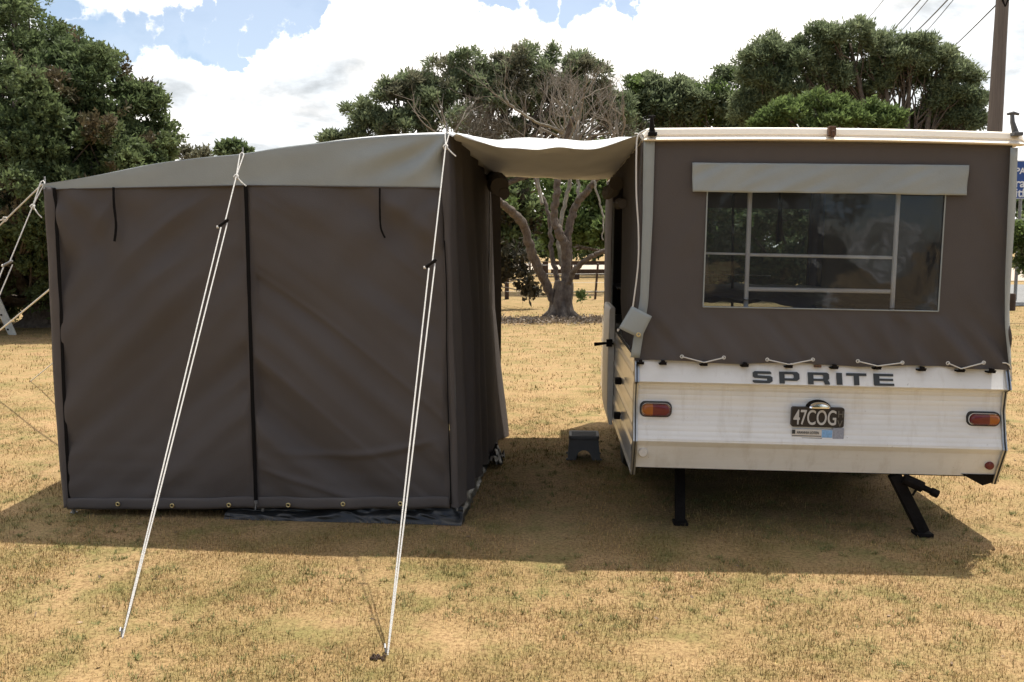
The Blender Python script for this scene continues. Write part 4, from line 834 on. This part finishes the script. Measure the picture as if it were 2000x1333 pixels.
tree('evergreen_tree', 'low green tree behind the left corner of the camper roof', 'tree', (6.5, 33, 0), [LB(*a) for a in ((1240, 200, 33, 38), (1290, 205, 33, 40), (1225, 245, 33, 40), (1340, 230, 33, 45), (1370, 185, 33, 42), (1420, 190, 33, 46), (1460, 215, 33, 46), (1400, 245, 33, 50), (1290, 270, 33, 50), (1440, 240, 33, 40), (1330, 195, 33, 36), (1265, 180, 33, 30))], 13, 30, 10, .17, .06, ['mid', 'bright'], .32, 14, subr=.34)
tree('evergreen_tree', 'tall umbrella shaped dark green tree above the camper roof', 'tree', (11.5, 28, 0), [LB(*a) for a in ((1480, 140, 28, 40, 34), (1510, 110, 28, 40, 32), (1560, 125, 28, 48, 36), (1600, 95, 28, 48, 36), (1660, 85, 28, 50, 34), (1720, 105, 28, 52, 36), (1780, 110, 28, 52, 34), (1830, 135, 28, 48, 36), (1870, 175, 28, 40, 34), (1895, 215, 28, 30, 28), (1620, 150, 28.5, 50, 34), (1700, 155, 28.5, 50, 34), (1530, 165, 28, 45, 34), (1840, 200, 28, 35, 26), (1490, 195, 28.5, 40, 30), (1455, 215, 28.5, 30, 28), (1560, 200, 28.5, 42, 30), (1620, 205, 29, 45, 30), (1680, 200, 29, 45, 28), (1880, 238, 28, 34, 18), (1765, 150, 28.5, 40, 24), (1792, 236, 28.5, 34, 14), (1840, 244, 28.5, 30, 14))], 16, 36, 11, .15, .04, ['mid'], .34, 15, fork=(11.0, 28, 2.6), subr=.34)
tree('bushy_tree', 'bright green bushy tree just above the middle of the camper roof', 'tree', (9.0, 24, 0), [LB(*a) for a in ((1540, 225, 24, 34, 26), (1590, 212, 24, 36, 28), (1640, 225, 24, 36, 28), (1690, 225, 24, 36, 26), (1730, 240, 24, 30, 22), (1600, 270, 24, 60, 40), (1500, 245, 24, 26, 20))], 14, 34, 10, .12, .045, ['bright'], .2, 16)
tree('umbrella_tree', 'tiny flat topped dark tree far behind the tent roof, right of the big tree', 'tree', (-18, 62, 0), [LB(*a) for a in ((440, 293, 62, 14, 8), (462, 291, 62, 15, 8), (478, 298, 62, 9, 6), (452, 305, 62, 24, 9))], 10, 16, 6, .3, .16, ['dark'], .3, 17)
tree('umbrella_tree', 'tiny brownish flat topped tree far off beside the big dark tree', 'tree', (-22, 66, 0), [LB(*a) for a in ((370, 293, 66, 14, 7), (395, 300, 66, 14, 7), (355, 305, 66, 18, 9), (382, 310, 66, 25, 9))], 7, 10, 5, .28, .14, ['olive'], .3, 18)
# growth closing the gap under the canopy
tree('bushy_tree', 'sunlit fresh green tree beyond the fence, right of the forked trunk', 'tree', (7.2, 52, 0), [LB(*a) for a in ((1100, 350, 54, 50), (1160, 345, 54, 55), (1220, 360, 54, 55), (1095, 430, 54, 45), (1150, 425, 52, 46), (1195, 440, 52, 46), (1130, 470, 53, 36), (1075, 440, 48, 20), (1110, 400, 48, 22), (1165, 400, 47, 24), (1140, 450, 47, 22), (1185, 455, 46, 22), (1090, 480, 48, 18), (1180, 370, 47, 24), (1240, 460, 54, 50), (1060, 390, 55, 45), (1290, 420, 54, 60), (1350, 440, 54, 60), (1350, 360, 54, 60), (1420, 400, 54, 60), (1420, 460, 54, 50), (1500, 400, 54, 60), (1500, 465, 54, 50), (1570, 400, 54, 55), (1570, 460, 54, 50))], 12, 24, 7, .34, .2, ['bright'], .3, 19)
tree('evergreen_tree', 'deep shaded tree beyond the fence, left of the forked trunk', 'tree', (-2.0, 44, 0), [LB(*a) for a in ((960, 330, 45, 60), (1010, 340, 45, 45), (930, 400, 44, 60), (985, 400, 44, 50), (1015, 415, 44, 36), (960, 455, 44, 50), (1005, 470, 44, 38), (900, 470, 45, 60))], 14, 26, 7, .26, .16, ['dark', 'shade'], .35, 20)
tree('bushy_tree', 'dark green hedge like tree along the far track, behind the rail fence', 'tree', (12, 90, 0), [LB(*a) for a in ((1000, 480, 92, 40, 22), (1080, 482, 92, 45, 22), (1150, 485, 92, 45, 20), (1220, 480, 92, 45, 24), (1300, 470, 92, 55, 30), (1400, 465, 92, 60, 34), (1500, 465, 92, 60, 34))], 12, 22, 6, .5, .3, ['dark'], .35, 21)
tree('bushy_tree', 'low dense green shrub row seen through the camper window', 'shrub', (10, 34, 0), [LB(*a) for a in ((1340, 470, 34, 40), (1400, 440, 34, 45), (1460, 450, 34, 45), (1520, 430, 34, 45), (1580, 450, 34, 45), (1640, 440, 34, 45), (1370, 520, 34, 38), (1430, 515, 34, 38), (1490, 518, 34, 38), (1550, 515, 34, 38), (1610, 515, 34, 38), (1780, 460, 34, 50), (1840, 450, 34, 50), (1800, 510, 34, 40), (1345, 545, 34, 34), (1400, 548, 34, 32), (1455, 546, 34, 34), (1515, 548, 34, 32), (1575, 546, 34, 34), (1630, 546, 34, 30))], 11, 22, 8, .2, .12, ['mid', 'bright'], .2, 27, group='shrubs')
# leafy shrub hanging in front of the fence
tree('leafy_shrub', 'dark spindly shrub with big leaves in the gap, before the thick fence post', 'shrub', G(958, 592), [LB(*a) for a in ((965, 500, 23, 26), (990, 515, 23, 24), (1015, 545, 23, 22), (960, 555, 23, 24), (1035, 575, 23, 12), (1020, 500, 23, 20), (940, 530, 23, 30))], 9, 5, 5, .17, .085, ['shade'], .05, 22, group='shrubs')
tree('leafy_shrub', 'small green shrub below the blue sign at the right edge', 'shrub', G(2010, 595), [LB(*a) for a in ((2000, 455, 25, 20), (2015, 480, 25, 24), (1988, 480, 25, 14), (2030, 440, 25, 22), (2010, 520, 25, 20))], 12, 16, 6, .13, .07, ['mid', 'bright'], .06, 23, group='shrubs')
tree('evergreen_tree', 'distant dark tree mass behind the blue sign and the gravel', 'tree', (50, 95, 0), [LB(*a) for a in ((1970, 430, 95, 60, 45), (2060, 420, 95, 60, 50), (1900, 440, 95, 60, 40), (2000, 475, 95, 60, 25), (1800, 450, 95, 60, 40), (1700, 455, 95, 60, 38))], 14, 26, 6, .55, .35, ['dark'], .35, 24)

# forked, half bare tree in the gap
def bare_tree():
    base = G(1096, 622); Y = base.y
    t = thing('forked_tree', 'old forked tree with thick grey trunk and bare twigs, between tent and camper', 'tree', base, group='trees around the camp ground')
    rnd = random.Random(5)
    q = lambda x, y, dy=0.: P(x, y, Y + dy) - base
    m = MB(); s = Y / FPX
    bl = [Vector((0, 0, -.15)), q(1096, 600), q(1100, 575), q(1103, 550)]
    m.tube(smooth_line(bl, 6), [lerp(27, 17, (i / 18) ** .6) * s for i in range(19)], 28, rough=.45)
    for a in range(7):                              # root flare
        an = a * .9 + .3; m.tube([Vector((math.cos(an) * .10, math.sin(an) * .10, .32)), Vector((math.cos(an) * .22, math.sin(an) * .22, .10)), Vector((math.cos(an) * .46, math.sin(an) * .46, -.04))], [.12, .10, .04], 8)
    m.build('trunk', M['bark'], t, sharp=180)
    limbs = [
        ([(1086, 600, 0), (1070, 560, -.1), (1052, 525, -.3), (1036, 485, -.5), (1022, 440, -.7), (1000, 415, -.9), (975, 395, -1.1), (955, 378, -1.3), (925, 345, -1.6), (890, 310, -1.8)], 15, 7),
        ([(1092, 575, .2), (1088, 540, .3), (1078, 500, .4), (1075, 450, .5), (1068, 405, .6), (1052, 370, .8), (1040, 330, 1.0), (1020, 280, 1.1)], 9, 4),
        ([(1104, 560, 0), (1106, 520, 0), (1103, 480, -.1), (1090, 450, -.2), (1082, 420, -.2), (1088, 380, -.3), (1090, 340, -.3), (1100, 290, -.4), (1118, 230, -.5)], 15, 6),
        ([(1106, 540, .1), (1110, 500, .1), (1108, 465, .1), (1116, 425, .1), (1128, 395, .1), (1146, 375, 0), (1165, 350, -.1), (1190, 320, -.2), (1215, 280, -.3)], 13, 6),
        ([(1108, 560, -.1), (1122, 530, -.3), (1145, 508, -.5), (1170, 495, -.6), (1200, 484, -.8), (1240, 470, -1.), (1290, 440, -1.2)], 9, 5),
        ([(1098, 520, .4), (1092, 470, .5), (1100, 410, .7), (1112, 360, .8), (1108, 310, .9), (1128, 250, 1.0), (1135, 200, 1.0)], 8, 4),
        ([(1128, 300, .4), (1105, 265, .4), (1080, 250, .3), (1050, 240, .2), (1020, 222, .1), (992, 200, 0), (985, 178, 0)], 5, 2.2),
        ([(1060, 400, .6), (1050, 350, .7), (1060, 300, .7), (1055, 250, .8)], 6, 3),
        ([(1120, 425, .1), (1130, 380, .4), (1128, 330, .6), (1150, 280, .8), (1160, 220, .8)], 6, 3),
        ([(1160, 352, -.1), (1172, 400, -.3), (1178, 430, -.4), (1176, 470, -.5)], 3.5, 1.5)]
    tips = []
    for pts, w0, w1 in limbs:
        L_ = smooth_line([q(*p) for p in pts], 8); n = len(L_); m = MB(); L_ = [p + Vector((ns(i * .5, w0), ns(i * .5, w0 + 3), 0)) * .04 for i, p in enumerate(L_)]
        w0 *= .68; w1 *= .78; m.tube(L_, [lerp(w0, w1, (i / (n - 1)) ** .8) * s * (1 + .12 * ns(i * .7, w0 * 3)) for i in range(n)], 14, rough=.3); m.build('limb', M['bark' if w0 > 5.5 else 'barkp'], t, sharp=180)
        for i in range(n // 2, n, 5): tips.append((L_[i], (L_[min(i + 1, n - 1)] - L_[i - 1]).normalized(), w1 * s * .7))
    tw = MB()
    def grow(p, d, ln, r, dep):
        pts = [p]; n = 4
        for i in range(n):
            d = (d + Vector((rnd.gauss(0, .16), rnd.gauss(0, .16), rnd.gauss(.06, .12)))).normalized(); pts.append(pts[-1] + d * ln / n)
        tw.tube(pts, lin(r, r * .55, n + 1), 4 if dep < 2 else 5, caps=False)
        if dep <= 0: return
        for _ in range(rnd.choice((2, 3, 3))):
            k = rnd.randint(2, n); a = (d + Vector((rnd.gauss(0, .5), rnd.gauss(0, .4), rnd.gauss(.2, .35)))).normalized(); grow(pts[k], a, ln * rnd.uniform(.6, .85), r * .58, dep - 1)
    for p, d, r in tips:
        if p.z > 3.0: grow(p, (d + Vector((rnd.gauss(0, .4), rnd.gauss(0, .3), .4))).normalized(), rnd.uniform(.45, .8), r * .7, 3)
    for px, py in ((1110, 235), (1130, 215), (1150, 225), (1095, 225), (1170, 225), (1075, 215), (1055, 230), (1190, 240), (1140, 240)):
        grow(q(px, py + 20, rnd.uniform(0, 1)), Vector((rnd.gauss(0, .2), 0, 1)).normalized(), rnd.uniform(.4, .62), .017, 4)
        tw.tube([q(1120, 300, .5), q(lerp(1120, px, .5), 265, .5), q(px, py + 20, .5)], [.03, .026, .02], 5)
    o = tw.build('twigs', M['twig'], t, sharp=180); tag(o, kind='stuff')
    # brownish dead fine growth and a few leaf tufts
    rg = np.random.default_rng(4)
    C, D, _ = crown_points([LB(*a) for a in ((930, 250, 21.5, 36), (900, 270, 21, 40), (960, 275, 21.5, 40), (1000, 290, 21.5, 40), (940, 300, 21, 45), (1180, 265, 21, 35), (1215, 290, 21, 35))], 7, 13, rg, .4)
    o = mesh_np('dead_twigs', leaves_np(C, D, 5, .30, .012, rg) - np.array(base), 4, mat('dead_growth', (.095, .080, .060), .95, rnd=.4), t); tag(o, kind='stuff')
    for a in ((1000, 400, 19.5, 10), (1135, 578, 19.4, 6)):
        C, D, _ = crown_points([LB(*a)], 3, 9, rg, .6); mesh_np('leaf_tuft', leaves_np(C, D, 8, .08, .05, rg) - np.array(base), 4, LM['bright'], t)
bare_tree()
# fallen leaf litter round the trunk
rg = np.random.default_rng(9); n = 9000; xx = rg.normal(1.3, 1.7, n); yy = 19.2 + rg.normal(0, .40, n) + .1 * xx; zz = .014 + rg.random(n) * .02
C = np.stack([xx, yy, zz], 1); D = np.tile([0, 0, .15], (n, 1)) + rg.normal(size=(n, 3)) * [.6, .6, .1]
LM['litter'] = leafmat('leaf_litter', (.19, .145, .10), (.27, .22, .17), 2, 0.05)
tag(mesh_np('leaf_litter', leaves_np(C, D, 1, .06, .03, rg), 4, LM['litter']), 'grey brown leaf litter spread under the forked tree', 'leaf litter', kind='stuff')

# ------------------------------------------------------------------ fences
def fence_near():
    b = G(1080, 586); t = thing('wire_fence', 'dark post and wire fence crossing behind the forked tree', 'fence', b)
    for px, w, top, lean in ((990, .066, 497, 0), (1035, .032, 507, 0), (1117, .030, 510, 0), (1162, .034, 515, 6), (1215, .03, 512, 0), (930, .03, 512, 0)):
        p = G(px, 585) - b; q = P(px + lean, top, b.y) - b; m = MB(); m.tube([p - Vector((0, 0, .05)), p.lerp(q, .5), q], [w, w * .97, w * .93], 9); m.build('post', M['dtimber'], t)
    m = MB()
    for z in (.25, .5, .75, 1.0): m.tube([Vector((-2.6 + i, 0.0, z - .01 * (i % 2))) for i in range(6)], .004, 4)
    m.build('wire', M['fence'], t)
def fence_far():
    b = G(1156, 546); t = thing('rail_fence', 'dark timber rail fence farther off, right of the forked trunk', 'fence', b); s = b.y / FPX
    for px in (1065, 1126, 1187, 1250, 1312): m = MB(); p = G(px, 546) - b; m.box((p.x - .13, -.1, -.05), (p.x + .13, .1, 35 * s)); m.build('post', M['dtimber'], t, bevel=.02)
    for y in (514, 530): m = MB(); z = (P(1156, y, b.y)).z; m.box((-80 * s, -.14, z - .09), (160 * s, -.1, z + .09)); m.build('rail', M['dtimber'], t)
fence_near(); fence_far()
o = thing('red_yellow_object', 'small unidentified red and yellow object, shaped as a ball, among dark leaves beside the tent', 'ball', P(968, 497, 24)); s = 24 / FPX  # unidentified red and yellow object, given a simple ball shape
m = MB(); m.tube([(0, 0, -.02), (0, 0, .04), (0, 0, .14), (0, 0, .22), (0, 0, .27)], [.03, .11, .14, .11, .04], 14); m.build('red_body', M['redp'], o)
m = MB(); m.tube([(.03, -.02, .26), (.03, -.02, .31), (.03, -.02, .35)], [.11, .10, .04], 12); m.build('yellow_top', M['yellowp'], o)
m = MB(); m.tube([(0, 0, -.02), (0, 0, -1.4)], .012, 6); m.build('stake', M['dtimber'], o)

# ------------------------------------------------------------------ utility pole, lines, sign, bollard, plank
def upole():
    Y = 21.; b = Vector((P(1943, 240, Y).x, Y, 0)); t = thing('utility_pole', 'tall weathered timber utility pole behind the right end of the camper', 'utility pole', b)
    m = MB(); m.tube([(0, 0, -.1), (0, 0, 3), (.02, 0, 6), (.06, 0, 9.5)], [.19, .165, .138, .115], 16); m.build('timber_shaft', M['pole'], t)
    m = MB(); m.box((-1.5, -.17, 8.45), (1.6, -.07, 8.57)); arm = m.build('crossarm', M['dtimber'], t)
    for x in (-1.35, -.9, -.3, 1.3): m = MB(); m.tube([(x, -.12, 8.57), (x, -.12, 8.65), (x, -.12, 8.70), (x, -.12, 8.76)], [.02, .05, .035, .05], 10); m.build('insulator', M['card'], arm)
    for s_ in (-1, 1): m = MB(); zb_ = P(1940, 16, 21).z; m.tube([(.03, -.12, zb_), (s_ * .75, -.13, 8.46)], .02, 6); m.build('brace', M['blackm'], t)
    return b
pb = upole()
lines = [((1687, 35), (1735, -20)), ((1724, 68), (1795, -5)), ((1745, 66), (1810, -5)), ((1770, 70), (1848, -5)), ((1790, 72), (1862, -8))]
labs = ['faint short power line left of the others', 'leftmost clear power line over the umbrella tree', 'second of the power lines over the umbrella tree', 'thicker power line, third over the umbrella tree', 'rightmost of the power line bundle over the umbrella tree']
def cable(A, B, r, label):
    t = (B - A); m = MB(); m.tube([A - A + t * k / 12 - Vector((0, 0, .25 * math.sin(k / 12 * 3.14))) for k in range(13)], r, 5); o = m.build('power_line', M['wire']); o.location = A; tag(o, label, 'power line', 'power lines')
for i, ((a, b), (c_, d_)) in enumerate(lines):
    Ya = 60.; k = 1 / 1.; A_ = P(a - (c_ - a) * .6, b - (d_ - b) * .6, 62); B_ = P(c_ + (c_ - a) * .9, d_ + (d_ - b) * .9, 24); cable(A_, B_, (.012, .020, .015, .024, .015)[i], labs[i])
cable(P(1790, 142, 60), Vector((pb.x - .1, pb.y, 6.75)), .016, 'thin power line running down left from the utility pole')
def sign():
    Y = 26.; p0 = P(1970, 389, Y); p1 = P(2110, 314, Y); t = thing('road_sign', 'blue road sign with white lettering cut off at the right edge', 'sign', (p0.x, Y, 0)); w = p1.x - p0.x
    m = MB(); m.loft([[Vector((x, y, z)) for x, z in rrect(w / 2, (p0.z + p1.z) / 2, w, p1.z - p0.z, .06)] for y in (-.02, .02)]); bd = m.build('board', M['blue'], t)
    m = MB(); r0 = [[Vector((x, -.024, z)) for x, z in rrect(w / 2, (p0.z + p1.z) / 2, w - s, p1.z - p0.z - s, .05)] for s in (.02, .05)]; m.loft(r0, False, False); m.build('border', M['signw'], bd)
    s = Y / FPX
    for tx, px, py, h in (('PAC', 1982, 340, 13), ('rac', 1981, 366, 19), ('itf', 1981, 385, 19)):
        q = P(px, py, Y) - Vector((p0.x, Y, 0)); text_mesh('lettering', tx, h * s * 1.25, M['signw'], bd, Vector((q.x, -.028, q.z)), bold=.006, ext=.003)
    for x in (.35, w - .3): m = MB(); m.tube([(x, .05, 0), (x, .05, p1.z)], .045, 10); m.build('post', M['steel'], t)
sign()
b = G(1974, 607); m = MB(); m.tube([(0, 0, -.05), (0, 0, .38), (0, 0, .41)], [.10, .10, .085], 12); o = m.build('bollard', M['dtimber']); o.location = b; tag(o, 'short dark timber bollard by the road at the right edge', 'bollard')
b = G(24, 655); m = MB(); e = P(-20, 560, b.y - .2) - b; m.loft([[Vector((0, 0, -.02)) + v for v in (Vector((-.075, 0, .03)), Vector((.065, 0, -.0)), Vector((.065, .05, -.0)), Vector((-.075, .05, .03)))], [e + v for v in (Vector((-.07, 0, .03)), Vector((.07, 0, -.0)), Vector((.07, .05, -.0)), Vector((-.07, .05, .03)))]])
o = thing('leaning_plank', 'white painted plank leaning on the grass at the left edge', 'plank', b); pk = m.build('board', M['wpaint'], o, bevel=.004)
for k in (.12, .42):
    m = MB(); p = e * k + Vector((-.03, -.006, 0)); m.tube([p, p + Vector((0, .01, 0))], .018, 10); m.build('bolt_hole', M['black'], pk)
